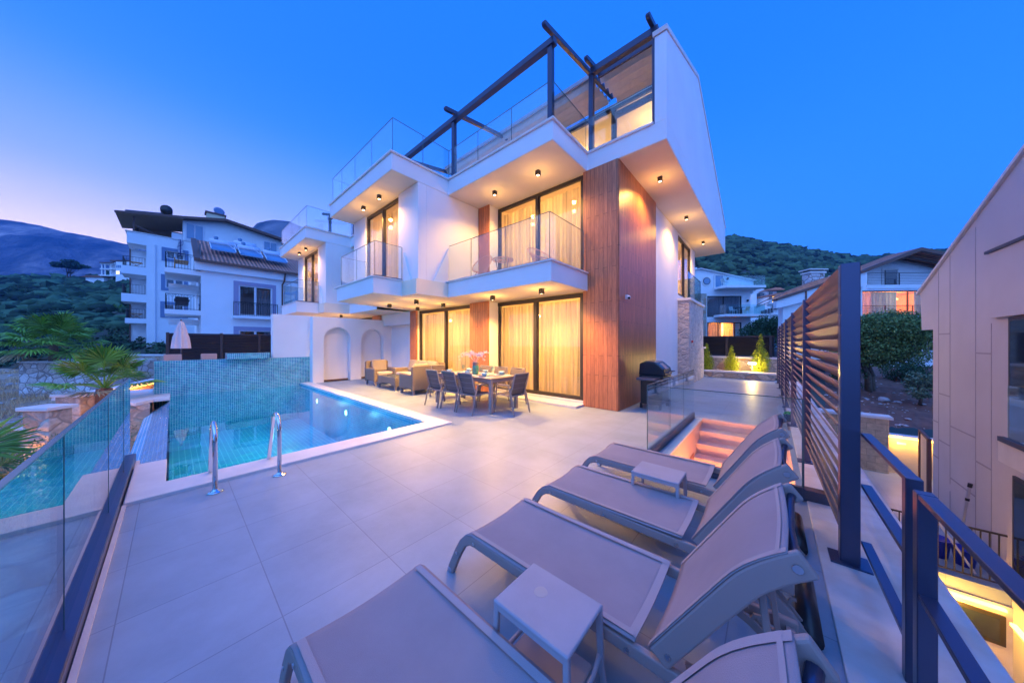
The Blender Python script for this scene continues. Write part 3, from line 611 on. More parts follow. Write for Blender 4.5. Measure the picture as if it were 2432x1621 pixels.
# louvre screen
LS=thing('louvre_fence',(.33,8,0),'tall dark metal louvre fence with horizontal slats running along the right side of the terrace','fence')
def fx(v): return .42-.0148*v
posts=[3.12,5.36,7.52,9.6,11.6,13.4,15.0]
for i,v in enumerate(posts):
    w=.047 if i==0 else .036; cx_=.41 if i==0 else fx(v)
    MB().box(cx_-w,cx_+w,v-w,v+w,.02,2.1).build('post',M['darkblue'],LS,bevel=.004,seg=1)
    MB().box(cx_-w-.05,cx_+w+.05,v-w-.04,v+w+.04,.02,.032).build('base_plate',M['darkblue'],LS)
for a,b in zip(posts[:-1],posts[1:]):
    m=MB(); z=.20
    while z<2.06:
        A=Vector((fx(a)+.02,a+.04,z));B=Vector((fx(b)+.02,b-.04,z)); d=(B-A).normalized()
        m.bar(A,B,.112,.012,up=(.85,0,.53)); z+=.102
    m.build('slat_panel',M['slat'],LS)
tag(LS)
# low railing in the right foreground
LR=thing('metal_railing',(.46,1.2,0),'low anthracite flat bar railing on the stone kerb in the right foreground','railing')
for a,b in ((2.222,3.07),(-1.2,1.978)):
    for z in (.93,.585,.20) if a>0 else (.93,.53): MB().box(.445+(.012 if a>0 else 0),.492+(.012 if a>0 else 0),a,b,z-.011,z+.011).build('rail',M['darkblue'],LR,bevel=.002,seg=1)
for v,u in ((2.20,.456),(2.0,.443)): MB().box(u-.001,u+.05,v-.025,v+.025,.02,.943).build('post',M['darkblue'],LR,bevel=.003,seg=1)
MB().box(.23,.44,4.05,4.16,.015,.12).build('foot_beam',M['dark'],LR)
# rear planter, retaining wall, fence
RP=thing('planter_wall',(-1.1,16.3,0),'low stone planter wall with pale coping below the small conifers','wall')
MB().box(-2.4,.12,16.0,16.25,0,.24).build('wall',M['stone_r'],RP,bevel=.02); MB().box(-2.45,.15,15.96,16.28,.24,.31).build('coping',M['coping'],RP,bevel=.005)
pb=MB().box(-2.4,.12,16.25,17.3,0,.2); struct('planter_soil',pb,M['soil'])
RW=thing('retaining_wall',(-1.1,17.4,0),'stone retaining wall behind the three small conifers','wall')
MB().box(-2.9,.25,17.3,17.6,0,.82).build('wall',M['stone_r'],RW,bevel=.02); MB().box(-2.95,.28,17.26,17.66,.82,.90).build('coping',M['coping'],RW,bevel=.005)
RF=thing('slat_fence',(-1.1,17.5,.9),'black horizontal slat fence on top of the stone retaining wall','fence')
for x in (-2.75,-1.6,-.02): MB().box(x-.05,x+.05,17.4,17.5,.9,1.86).build('post',M['iron'],RF)
m=MB(); z=1.0
while z<1.84: m.bar((-2.8,17.47,z),(.1,17.47,z),.06,.012,up=(0,-.6,.8)); z+=.068
m.box(-2.8,.1,17.46,17.52,1.82,1.87); m.build('slat_panel',M['iron'],RF)
MB().box(-2.8,.1,17.53,17.54,.95,1.84).build('backing',M['iron'],RF)
def cypress(x,y,z,h,w,label):
    t=thing('conifer_shrub',(x,y,z),label,'conifer','small golden conifers in the stone planter'); cl=[]
    MB().tube([(0,0,0),(0,0,h*.8)],[.03,.01],6).build('trunk',M['bark'],t,world=False)
    for i in range(46):
        f=(i+.5)/46; r=w*(math.sin(min(1,f*1.35+.12)*math.pi)**.7 if f<.7 else (1-f)*1.5+.04)*.75; a=i*2.4
        cl.append(((r*.65*math.cos(a),r*.65*math.sin(a),h*f),max(.06,r*.8),1.9))
    leaves('foliage',M['cyp'],t,cl,6500,.06,.28,updir=1.6,world=False); return t
cypress(-2.3,16.6,.2,1.25,.30,'golden conifer shrub nearest the stone clad villa wall'); cypress(-1.35,16.6,.2,1.15,.30,'middle golden conifer shrub and the shortest of the three'); cypress(-.35,16.6,.2,1.65,.34,'tallest golden conifer shrub with a lit bollard lamp beside it')
t=thing('garden_lamp',(-.62,16.4,.2),'short bollard lamp glowing beside the tallest conifer','lamp'); MB().tube([(0,0,0),(0,0,.42)],.02,8).build('stem',M['dark'],t,world=False); MB().box(-.13,.13,-.05,.05,.42,.50).build('lamp_head',M['lampw'],t,world=False,bevel=.01); light('POINT',(-.62,16.25,.5),90,(1,.62,.16),.08,name='garden_lamp_glow',parent=t)
t=thing('flower_pot',(.25,7.9,.02),'small dark pot with a bright green plant on the kerb by the fence','pot'); MB().lathe([(.05,0),(.075,.12),(.08,.14),(.07,.14)],12).build('pot',M['black'],t,world=False); leaves('plant',M['green'],t,[((0,0,.16),.07,.5)],16000,.04,.5,world=False)
# ================= FURNITURE =================
def lounger(loc,label):
    t=thing('sun_lounger',loc,label,'sun lounger','taupe sun loungers in a row on the terrace'); W=.60; fr=M['lframe']
    for y in (.015,W-.015):
        pts=[(-.215,y,0),(-.13,y,.17),(-.085,y,.245),(-.045,y,.285),(.02,y,.298),(.2,y,.298),(.75,y,.29),(1.12,y,.285),(1.52,y,.285)]
        MB().path(pts,.03,.055).build('side_rail',fr,t,world=False,bevel=.006,seg=2)
        MB().box(-.235,-.195,y-.018,y+.018,0,.03).build('foot_cap',M['steel'],t,world=False,bevel=.004)
        MB().path([(1.36,y*.9+.03,.27),(1.50,y*.9+.03,.12),(1.60,y*.9+.03,0)],.028,.05).build('leg',fr,t,world=False,bevel=.006)
        b=MB()
        for x,z in ((.03,.30),(-.135,.17),(.5,.293),(.98,.287),(1.18,.285)):
            s=-1 if y<.3 else 1; b.tube([(x,y+s*.014,z-.005),(x,y+s*.02,z-.005)],.009,8)
        b.build('bolt',M['steel'],t,world=False)
    MB().path([(-.04,0,.27),(-.04,W/2,.255),(-.04,W,.27)],.03,.03,side=(1,0,0)).build('cross_bar',fr,t,world=False)
    MB().box(1.10,1.13,.02,W-.02,.26,.29).build('cross_bar',fr,t,world=False); MB().box(1.48,1.51,.02,W-.02,.25,.29).build('cross_bar',fr,t,world=False)
    def sf(s,u):
        x=-.10+1.11*s; z=.333-.02*math.sin(u*math.pi)-.006*math.sin(s*3.1)
        if s<.09: k=(.09-s)/.09; z-=.075*k*k
        return (x,.003+(W-.006)*u,z)
    MB().grid(sf,22,12).build('seat_sling',M['lfab'],t,world=False,smooth=True,solid=.004)
    h=MB()
    h.grid(lambda s,u:(.975+.035*s,.02+(W-.04)*u,.3365-.02*math.sin(u*math.pi)),1,12)
    for a,b in ((.02,.05),(W-.05,W-.02)): h.grid(lambda s,u:(-.02+1.02*s,a+(b-a)*u,.3395-.02*math.sin((a+(b-a)*u-.02)/(W-.04)*math.pi)),10,2)
    h.build('hem',M['lhem'],t,world=False,smooth=True)
    # backrest
    bp=[(1.10,.325),(1.18,.455),(1.265,.592)]+[((1-q)**2*1.345+2*q*(1-q)*1.40+q*q*1.515,(1-q)**2*.72+2*q*(1-q)*.81+q*q*.893) for q in (0,.2,.4,.6,.8,1)]
    for y in (.012,W-.012):
        MB().path([(x,y,z) for x,z in bp],.024,.080).build('back_frame',fr,t,world=False,bevel=.008,seg=2)
        s=-1 if y<.3 else 1; MB().tube([(1.49,y+s*.012,.872),(1.49,y+s*.018,.872)],.013,10).tube([(1.135,y+s*.012,.36),(1.135,y+s*.018,.36)],.010,8).build('bolt',M['steel'],t,world=False)
    def bf(s,u):
        k=s*8; i=min(7,int(k)); f=k-i; x=bp[i][0]*(1-f)+bp[i+1][0]*f; z=bp[i][1]*(1-f)+bp[i+1][1]*f; sg=.012*math.sin(u*math.pi)
        e=.035*(s>.94)*math.sin(u*math.pi)*0
        return (x+sg*.8-.036,.002+(W-.004)*u,z-sg*.3+.024)
    n0=lambda s,u:bf(s*.965,u)
    MB().grid(n0,20,12).build('back_sling',M['lfab'],t,world=False,smooth=True,solid=.004)
    h=MB(); h.grid(lambda s,u:tuple(a+b for a,b in zip(bf(.89+.03*s,u),(-.004,0,.004))),1,12)
    for a,b in ((.0,.05),(.95,1.)): h.grid(lambda s,u:tuple(q+w for q,w in zip(bf(s*.965,a+(b-a)*u),(-.004,0,.003))),20,1)
    h.build('hem',M['lhem'],t,world=False,smooth=True)
    MB().tube([(1.498,.03,.872),(1.49,.07,.858),(1.48,.3,.848),(1.49,W-.07,.858),(1.498,W-.03,.872)],.016,10).build('head_bar',M['darkblue'],t,world=False,smooth=True)
    for y in (.085,W-.085):
        arc=[(1.18+.36*s,y,.285-.20*(s**1.8)+.04*math.sin(s*3.1)) for s in [i/8 for i in range(9)]]
        MB().path(arc,.012,.035).build('notch_bar',fr,t,world=False)
        tm=MB()
        for i in range(2,8): x,_,z=arc[i]; tm.path([(x,y,z+.01),(x+.012,y,z+.04),(x+.035,y,z+.045)],.012,.012)
        tm.build('notch_teeth',fr,t,world=False)
        MB().bar((1.40,y+.01,.74),(1.46,y+.01,.20),.022,.022).build('support_strut',fr,t,world=False,bevel=.004)
    MB().tube([(1.46,.08,.20),(1.46,W-.08,.20)],.011,8).build('support_rod',M['steel'],t,world=False)
    MB().tube([(1.58,.04,.05),(1.58,W-.04,.05)],.05,14).build('wheel_tube',M['black'],t,world=False,smooth=True)
    return t
L1=lounger((-1.43,.31,0),'sun lounger cropped by the bottom edge of the photo, nearest the camera')
for v,l in ((1.235,'second sun lounger from the camera, beside the nearest side table'),(2.085,'third sun lounger from the camera, between the two others and behind the far side table'),(2.965,'farthest sun lounger, its back against the stairwell glass')):
    c=copy_tree(L1); c.location=(-1.43,v,0); c['label']=l
def sidetable(loc,label):
    t=thing('side_table',loc,label,'side table','small taupe plastic side tables between the loungers'); p=M['tplastic']; a,b,z=.185,.145,.445
    MB().box(-a,a,-b,b,z-.018,z).build('table_top',p,t,world=False,bevel=.014,seg=3)
    MB().box(-a+.01,a-.01,-b+.005,-b+.02,z-.04,z-.016).box(-a+.01,a-.01,b-.02,b-.005,z-.04,z-.016).build('apron',p,t,world=False)
    for sx in(-1,1):
        for s_ in(-1,1): MB().path([(sx*(a-.014),s_*(b-.014),z-.01),(sx*(a-.008),s_*(b-.008),.2),(sx*(a+.012),s_*(b+.008),0)],.022,.026).build('leg',p,t,world=False,bevel=.006)
        MB().tube([(sx*(a-.01),-b+.012,.24),(sx*(a-.012),-b*.5,.19),(sx*(a-.012),b*.5,.19),(sx*(a-.01),b-.012,.24)],.010,8).build('side_brace',p,t,world=False,smooth=True)
    MB().box(-a+.03,a-.03,-b+.03,b-.03,.175,.19).build('lower_tray',M['lframe'],t,world=False,bevel=.008)
    return t
T1=sidetable((-.72,1.055,0),'side table with a pale round stain, nearest the camera'); T2=copy_tree(T1); T2.location=(-.73,2.755,0); T2['label']='side table standing between the third and the farthest sun lounger'
MB().lathe([(.001,.4462),(.028,.4462),(.03,.4457)],18,(-.05,.02,0)).build('round_stain',P('stain',(.50,.44,.40),.6),T1,world=False)
def diningchair(loc,rz,label):
    t=thing('dining_chair',loc,label,'dining chair','taupe sling dining chairs around the table',rz); f=M['chairf']; w=.265
    for s in(-1,1):
        MB().path([(s*w,.28,0),(s*(w-.005),.235,.40),(s*(w-.005),.20,.63)],.022,.032,side=(1,0,0)).build('leg',f,t,world=False,bevel=.005)
        MB().path([(s*w,-.31,0),(s*(w-.01),-.22,.40),(s*(w-.02),-.12,.63)],.022,.032,side=(1,0,0)).build('leg',f,t,world=False,bevel=.005)
        MB().box(s*(w)-.022,s*(w)+.022,-.17,.225,.63,.652).build('armrest',f,t,world=False,bevel=.008)
        MB().path([(s*(w-.035),.21,.43),(s*(w-.035),-.16,.41),(s*(w-.035),-.235,.62),(s*(w-.035),-.30,.88)],.022,.026,side=(1,0,0)).build('side_frame',f,t,world=False,bevel=.004)
    MB().box(-w,w,-.235,-.21,.395,.42).build('cross_bar',f,t,world=False); MB().box(-w,w,.20,.225,.40,.425).build('cross_bar',f,t,world=False)
    MB().tube([(-w+.03,-.302,.885),(w-.03,-.302,.885)],.013,8).build('top_rail',f,t,world=False)
    MB().grid(lambda a,b:(-.225+.45*a,.215-.37*b,.44-.018*math.sin(a*3.14)-.02*b),6,5).build('seat',M['chairs'],t,world=False,smooth=True,solid=.01)
    def bk(a,b): 
        y=-.155-.075*b-.065*b*b; return (-.225+.45*a,y+.0-.02*math.sin(a*3.14),.415+.465*b)
    o=MB().grid(bk,8,8).build('backrest',M['chairs'],t,world=False,smooth=True,solid=.014)
    q=MB()
    for b in (.3,.55,.8): q.grid(lambda a,c:tuple(u+v for u,v in zip(bk(a,b+.012*c),(0,-.0085,0))),8,1)
    q.build('quilt_seam',M['chairf'],t,world=False)
    return t
C0=diningchair((-6.23,4.44,0),0,'left hand dining chair of the three on the pool side of the table')
for x,y,rz,l in ((-5.615,4.47,0,'middle dining chair of the three on the pool side of the table'),(-5.02,4.47,0,'right hand dining chair of the three on the pool side of the table'),
 (-4.36,4.97,R(90),'dining chair at the head of the table nearest the wood cladding'),(-6.15,5.62,R(180),'back side dining chair behind the vase'),(-5.56,5.62,R(180),'back side dining chair just right of the vase'),(-4.96,5.62,R(180),'back side dining chair nearest the right sliding door'),(-7.1,5.15,R(-90),'dining chair at the far head of the table by the wicker sofa')):
    c=copy_tree(C0); c.location=(x,y,0); c.rotation_euler=(0,0,rz); c['label']=l
t=thing('dining_table',(-5.58,4.97,0),'long brown dining table set for a meal in front of the sliding doors','dining table')
MB().box(-1.03,1.03,-.46,.46,.745,.77).build('table_top',M['tabletop'],t,world=False,bevel=.005); MB().box(-1.0,1.0,-.43,-.40,.67,.744).box(-1.0,1.0,.40,.43,.67,.744).box(-1.0,-.97,-.4,.4,.67,.744).box(.97,1.0,-.4,.4,.67,.744).build('apron',M['chairf'],t,world=False)
for sx in(-1,1):
    for s in(-1,1): MB().box(sx*.99-.035,sx*.99+.035,s*.42-.035,s*.42+.035,0,.745).build('leg',M['chairf'],t,world=False,bevel=.006)
Z=.772
def plates(x,y,label):
    t=thing('plate_setting',(x,y,Z),label,'plates','pale blue plate stacks on the dining table')
    MB().lathe([(.06,0),(.13,.012),(.135,.016),(.06,.008)],22).build('dinner_plate',M['plate'],t,world=False,smooth=True)
    MB().lathe([(.05,.016),(.10,.028),(.103,.031),(.05,.024)],22).build('side_plate',M['plate'],t,world=False,smooth=True)
    MB().lathe([(.035,.03),(.065,.055),(.078,.085),(.074,.085),(.04,.045)],22).build('bowl',M['plate'],t,world=False,smooth=True); return t
PS=[(-6.28,4.72,'plate stack at the far left place on the pool side of the table'),(-5.55,4.70,'plate stack at the middle place on the pool side of the table'),(-4.95,4.70,'plate stack at the right place on the pool side of the table'),(-6.12,5.24,'plate stack on the house side left of the vase'),(-5.48,5.24,'plate stack on the house side right of the vase'),(-4.92,5.24,'plate stack nearest the right hand end of the table')]
p0=plates(*PS[0])
for x,y,l in PS[1:]: c=copy_tree(p0); c.location=(x,y,Z); c['label']=l
for i,(x,y,_) in enumerate(PS): 
    o=MB().box(x-.2,x+.2,y-.14,y+.14,Z-.002,Z-.0005).build('placemat',M['white']); tag(o,'placemat under the '+_.replace('plate stack','plates').replace(' on the pool side of the table',', pool side').replace(' place',''),'placemat','white placemats on the dining table')
t=thing('flower_vase',(-5.5,4.92,Z),'green vase of pink white pampas plumes on the dining table','vase')
MB().lathe([(.06,0),(.078,.02),(.08,.19),(.072,.22),(.078,.30),(.07,.30),(.066,.23)],20).build('vase',M['vase'],t,world=False,smooth=True)
MB().lathe([(.073,.22),(.080,.235),(.0805,.30),(.077,.302)],20).build('bronze_neck',M['tabletop'],t,world=False)
for i in range(9):
    a=i*2.4; r=.16+.20*((i*37)%10)/10; hx,hy=r*math.cos(a)*1.3,r*.6*math.sin(a); top=Vector((hx,hy,.50+.10*((i*13)%7)/7)); 
    m=MB(); m.tube([(0,0,.28),(hx*.5,hy*.5,.45),tuple(top)],.003,5); m.build('stem',M['pampas'],t,world=False)
    cl=[((hx*(.55+.22*j),hy*(.55+.22*j),.44+.03*j+(top.z-.47)*(.6+.2*j)-.015*j*j),.05-.006*j,.7) for j in range(5)]
    leaves('plume',M['pampas'],t,cl,16000,.05,.15,world=False)
def wglass(x,y,l):
    t=thing('wine_glass',(x,y,Z),l,'wine glass','clear wine glasses on the dining table')
    MB().lathe([(.001,.004),(.034,.004),(.034,0)],16).lathe([(.004,.004),(.004,.09),(.006,.095)],8).build('foot_and_stem',M['pane'],t,world=False,smooth=True)
    MB().lathe([(.006,.095),(.03,.115),(.04,.15),(.036,.20),(.032,.21)],16).build('bowl',M['glass_green'],t,world=False,smooth=True); return t
g0=wglass(-6.0,4.95,'wine glass left of the vase')
for x,y,l in ((-5.2,4.8,'wine glass just right of the vase'),(-5.05,5.1,'wine glass between the plates on the right part of the table'),(-4.98,4.98,'wine glass nearest the right end of the table')): c=copy_tree(g0); c.location=(x,y,Z); c['label']=l
# wicker set
wk=M['wicker']
def wseat(loc,rz,w,label,name,cat,ncush):
    """seat opening towards local -y ; width along x"""
    t=thing(name,loc,label,cat,'brown wicker seating by the arched wall',rz); d=.78; h=w/2
    MB().box(-h+.10,h-.10,-d/2+.01,d/2-.06,.13,.36).build('seat_base',wk,t,world=False,bevel=.03)
    for s in(-1,1):
        m=MB().prism([(-d/2,.12),(-d/2+.12,.155),(0,.17),(d/2-.12,.155),(d/2,.12),(d/2,.60),(-d/2,.62),(-d/2-.012,.58)],s*h,s*(h-.13),'x').build('armrest',wk,t,world=False,bevel=.035,seg=3)
    MB().prism([(-h+.0,.13),(-h,.84),(-h+.06,.87),(h-.06,.87),(h,.84),(h,.13)],d/2-.10,d/2+.02,'y').build('backrest',wk,t,world=False,bevel=.035,seg=3)
    for x in(-h+.07,h-.07):
        for y in(-d/2+.05,d/2-.05): MB().box(x-.03,x+.03,y-.03,y+.03,0,.14).build('leg',M['chairf'],t,world=False)
    n=ncush; cw=(w-.28)/n
    for i in range(n):
        x=-h+.14+cw*(i+.5)
        MB().box(x-cw/2+.005,x+cw/2-.005,-d/2-.01,d/2-.16,.36,.47).build('seat_cushion',M['cushl'],t,world=False,bevel=.04,seg=4)
        o=MB().box(-cw/2+.02,cw/2-.02,-.075,.075,-.22,.23).build('back_cushion',M['cush'],t,world=False,bevel=.06,seg=4); o.location=(x,d/2-.24,.68); o.rotation_euler=(R(-14),0,R(4*(i-1)))
    return t
wseat((-11.1,5.17,0),R(90),.86,'wicker armchair nearest the arched niches, facing the coffee table','wicker_armchair','armchair',1)
wseat((-8.32,5.04,0),R(-90),.84,'wicker armchair seen from behind beside the dining chairs','wicker_armchair','armchair',1)
wseat((-9.55,6.02-.2,0),0,2.1,'wicker sofa with three grey cushions in front of the left sliding door','wicker_sofa','sofa',3)
t=thing('coffee_table',(-9.7,5.02,0),'wicker coffee table with a glass top between the armchairs','coffee table')
MB().prism([(-.61,.12),(-.45,.15),(-.2,.20),(.2,.20),(.45,.15),(.61,.12),(.61,.41),(-.61,.41)],-.33,-.29,'y').prism([(-.61,.12),(-.45,.15),(-.2,.20),(.2,.20),(.45,.15),(.61,.12),(.61,.41),(-.61,.41)],.29,.33,'y').box(-.61,-.57,-.29,.29,.13,.41).box(.57,.61,-.29,.29,.13,.41).box(-.57,.57,-.29,.29,.38,.40).build('wicker_body',wk,t,world=False,bevel=.015)
for x in(-.57,.57):
    for y in(-.29,.29): MB().box(x-.03,x+.03,y-.03,y+.03,0,.14).build('leg',M['chairf'],t,world=False)
MB().box(-.60,.60,-.32,.32,.412,.422).build('glass_top',P('tinted_glass',(.10,.13,.16),.03,spec=1.),t,world=False)
# grill
t=thing('gas_grill',(-2.12,7.66,0),'black gas barbecue with closed lid beside the wood cladding','grill',rz=R(90)); b=M['black']
# local +x = away from camera (world +y), local -y = outwards (world +x)
MB().box(-.30,.32,-.22,.24,.10,.66).build('cabinet',b,t,world=False,bevel=.02); MB().box(-.28,.30,-.235,-.22,.14,.62).build('door',M['blackm'],t,world=False,bevel=.01)
for x in(-.29,.31):
    for y in(-.2,.22): MB().box(x-.025,x+.025,y-.025,y+.025,0,.12).build('leg',b,t,world=False)
MB().prism([(-.27,.78),(-.30,.68),(.26,.68),(.26,.78)],-.33,.35,'x').build('fire_box',b,t,world=False,bevel=.01)
MB().prism([(-.31,.785),(-.27,.95),(-.10,1.10),(.12,1.12),(.25,1.06),(.27,.785)],-.33,.35,'x').build('lid',M['blackm'],t,world=False,bevel=.03,seg=3)
MB().prism([(-.282,.94),(-.14,1.065),(-.13,1.055),(-.272,.93)],-.12,.14,'x').build('lid_badge_panel',M['lframe'],t,world=False)
MB().tube([(-.26,-.30,.87),(-.26,-.37,.87),(.28,-.37,.87),(.28,-.30,.87)],.013,8).build('lid_handle',M['dark'],t,world=False)
MB().box(-.33,.35,-.34,-.27,.66,.74).build('control_panel',M['dark'],t,world=False,bevel=.01)
for x in(-.18,0,.18): MB().tube([(x,-.34,.70),(x,-.37,.70)],.025,12).build('knob',M['steel'],t,world=False)
MB().box(-.72,-.34,-.22,.2,.70,.76).build('side_shelf',M['dark'],t,world=False,bevel=.015); MB().box(.36,.62,-.22,.2,.70,.76).build('side_shelf',M['dark'],t,world=False,bevel=.015)
for y in(-.24,.26): MB().tube([(.31,y-.025,.09),(.31,y+.025,.09)],.09,16).build('wheel',b,t,world=False)
# rattan balcony set
def rchair(loc,rz,label):
    t=thing('rattan_chair',loc,label,'rattan chair','pink cord rattan chairs on the balcony',rz); rt=M['rattan']
    rim=[]; 
    for i in range(25):
        a=2*math.pi*i/24; x=.36*math.sin(a); y=.30*math.cos(a); z=.62+.22*(math.cos(a)*.5+.5)**1.5*1.1-.22*(.5-.5*math.cos(a)); rim.append((x,y,z))
    MB().tube(rim,.012,6,cap=False).build('rim',rt,t,world=False)
    base=[(.16*math.sin(2*math.pi*i/24),-.02+.13*math.cos(2*math.pi*i/24),.33) for i in range(25)]; m=MB().tube(base,.009,6,cap=False)
    for i in range(0,48):
        a=2*math.pi*i/48; j=i/2; p=Vector(rim[int(j)]).lerp(Vector(rim[min(24,int(j)+1)]),j%1); q=(.16*math.sin(a),-.02+.13*math.cos(a),.33); m.tube([p,q],.0045,4,cap=False)
    m.build('cord_shell',rt,t,world=False)
    for s in(-1,1): MB().tube([(s*.14,.10,.33),(s*.24,.22,0),],.009,6).tube([(s*.14,-.12,.33),(s*.24,-.24,0)],.009,6).build('leg',M['dark'],t,world=False)
    return t
rc=rchair((-6.15,5.75,3.24),R(-70),'rattan chair at the left of the balcony table'); rc.scale=(.88,.88,.85); c=copy_tree(rc); c.scale=(.88,.88,.82); c.location=(-4.3,5.95,3.24); c.rotation_euler=(0,0,R(75)); c['label']='rattan chair at the right of the balcony table by the glass corner'
t=thing('rattan_table',(-5.35,5.75,3.24),'round rattan table on the first floor balcony','table'); m=MB().tube([(.27*math.cos(2*math.pi*i/24),.27*math.sin(2*math.pi*i/24),.50) for i in range(25)],.013,6,cap=False)
for i in range(24): a=2*math.pi*i/24; m.tube([(0,0,.495),(.27*math.cos(a),.27*math.sin(a),.5)],.004,4,cap=False)
m.build('cord_top',M['rattan'],t,world=False); MB().lathe([(.001,.507),(.24,.507),(.24,.503)],20).build('glass_top',M['glass_green'],t,world=False)
for i in range(3): a=i*2.1; MB().tube([(.2*math.cos(a),.2*math.sin(a),.49),(.15*math.cos(a),.15*math.sin(a),.25),(.24*math.cos(a),.24*math.sin(a),0)],.009,6).build('leg',M['dark'],t,world=False)
# neighbour's parasol, fence and chairs behind the mosaic wall
p=on_u(430,827,-18); t=thing('parasol',(p.x,p.y,.6),'closed cream parasol in front of the black slat fence','parasol'); z0=.6
m=MB(); 
def pf(s,a):
    z=.72+1.12*s; r=(.23*(1-s)**.55+.015+.035*(s<.5)*s)*(1+.16*math.cos(a*2*math.pi*8)); return (r*math.cos(a*2*math.pi),r*math.sin(a*2*math.pi),z)
m.grid(pf,10,64); m.build('canopy',M['para'],t,world=False,smooth=True); MB().tube([(0,0,-.6),(0,0,1.9)],.025,8).build('pole',M['dark'],t,world=False)
t=thing('slat_fence',(-21,2,0),'black horizontal slat fence across the neighbouring pool terrace','fence')
for y in(-.16,1.62,3.1): MB().box(-21.05,-20.95,y-.05,y+.05,-.2,2.03).build('post',M['iron'],t)
m=MB(); z=.0
while z<1.98: m.bar((-21,-.2,z),(-21,4.2,z),.075,.012,up=(.6,0,.8)); z+=.085
m.box(-21.04,-21.02,-.2,4.2,0,2.); m.build('slat_panel',M['iron'],t)
def tc(y,l):
    t=thing('outdoor_chair',(-17.6,y*1.1,.18),l,'chair','grey chairs on the neighbouring terrace'); MB().box(-.03,.03,-.24,.24,.42,.92).build('backrest',M['lframe'],t,world=False,bevel=.03); MB().box(-.03,.45,-.24,.24,.40,.44).build('seat',M['lframe'],t,world=False,bevel=.01)
    for s in(-1,1): MB().box(-.03,.0,s*.22-.015,s*.22+.015,-.3,.42).box(.4,.43,s*.22-.015,s*.22+.015,-.3,.42).build('leg',M['lframe'],t,world=False)
    return t
tc(.0,'grey chair back under the closed parasol'); tc(.9,'grey chair back right of the closed parasol')
dk=MB().box(-28,-14.15,-.4,3.6,-.4,.14); struct('neighbour_deck',dk,M['coping'])
dk=MB().box(-20.2,-13.62,3.62,6.7,-.4,-.01); struct('neighbour_floor',dk,M['deck'])
# ================= TERRAIN =================
def hill(name,ridge,bot,d0,d1,mat,rough,nx=90,ny=40,back=60,prof=1.,kind='structure'):
    """real slope running from distance d0 (picture row bot) to a crest at distance d1"""
    xs=np.linspace(ridge[0][0],ridge[-1][0],nx); ry=np.interp(xs,[r[0] for r in ridge],[r[1] for r in ridge]); by=np.interp(xs,[b[0] for b in bot],[b[1] for b in bot])
    V=[];rng=np.random.default_rng(3)
    from mathutils import noise
    for i in range(nx):
        A=at(xs[i],by[i],d0);B=at(xs[i],ry[i],d1)
        for j in range(ny+1):
            t=j/ny; p=A.lerp(B,t); 
            if prof!=1.: p.z=A.z+(B.z-A.z)*t**prof
            k=min(1,4*t*(1-t)+.1) if t<1 else .15
            p.z+=rough*k*(noise.noise(Vector((p.x,p.y,0))*(.6/max(rough,.5)/3))+.4*noise.noise(Vector((p.x,p.y,0))*(2./max(rough,.5)/3))+.22*noise.noise(Vector((p.x,p.y,5))*(6./max(rough,.5)/3)))
            V.append(tuple(p))
        C=at(xs[i],ry[i],d1+back); V.append((C.x,C.y,B.z-back*.35))
    m=MB(); m.v=V; n=ny+2
    for i in range(nx-1):
        for j in range(n-1): m.f.append((i*n+j,(i+1)*n+j,(i+1)*n+j+1,i*n+j+1))
    o=m.build(name,mat,None,smooth=True); o['kind']=kind
    def surf(s,t):
        i=min(nx-1.001,s*(nx-1)); a=int(i); f=i-a; j=t*ny; b=min(ny-1,int(j)); g=j-b
        g4=[Vector(V[(a+u)*n+b+w]) for u,w in((0,0),(1,0),(0,1),(1,1))]
        return (g4[0]*(1-f)+g4[1]*f)*(1-g)+(g4[2]*(1-f)+g4[3]*f)*g
    return o,surf
def ico(sub=2):
    bm=bmesh.new(); bmesh.ops.create_icosphere(bm,subdivisions=sub,radius=1); v=np.array([x.co[:] for x in bm.verts]); f=np.array([[y.index for y in x.verts] for x in bm.faces]); bm.free(); return v,f
IV,IF=ico(2)
def blobs(name,mat,pts,label,cat,seed=1,flat=.75,lump=.22,kind='stuff'):
    rng=np.random.default_rng(seed); VV=[];FF=[];k=0; nv=len(IV)
    for p,r in pts:
        s=1+lump*rng.normal(size=(nv,1)); v=IV*s*r*np.array([1+.3*rng.random(),1+.3*rng.random(),flat*(.8+.4*rng.random())]); v=v+np.array(p)+np.array([0,0,r*flat*.35]); VV.append(v); FF.append(IF+k); k+=nv
    o=npmesh(name,np.concatenate(VV),np.concatenate(FF),mat); tag(o,label,cat,kind=kind); return o
# ground sheet, lower valley
g=MB().grid(lambda s,t:(-900+1800*s,-700+1700*t,-9 ),4,4); struct('ground',g,M['hillsoil'])
# field on the left (dry grass plot) as terrain sloping away
fm=MB()
def fld(s,t):
    px=-900+1600*s; d=1.5+30*t**1.5; z=-2.3+1.1*t; r=ray(px,900); x,y=r[0]*d,r[1]*d
    from mathutils import noise
    return (x,y,z+.10*noise.noise(Vector((x*.8,y*.8,0)))+.05*noise.noise(Vector((x*3,y*3,0))))
fm.grid(fld,120,120); struct('field',fm,M['soil'],smooth=True)
pts=[];rng=random.Random(5)
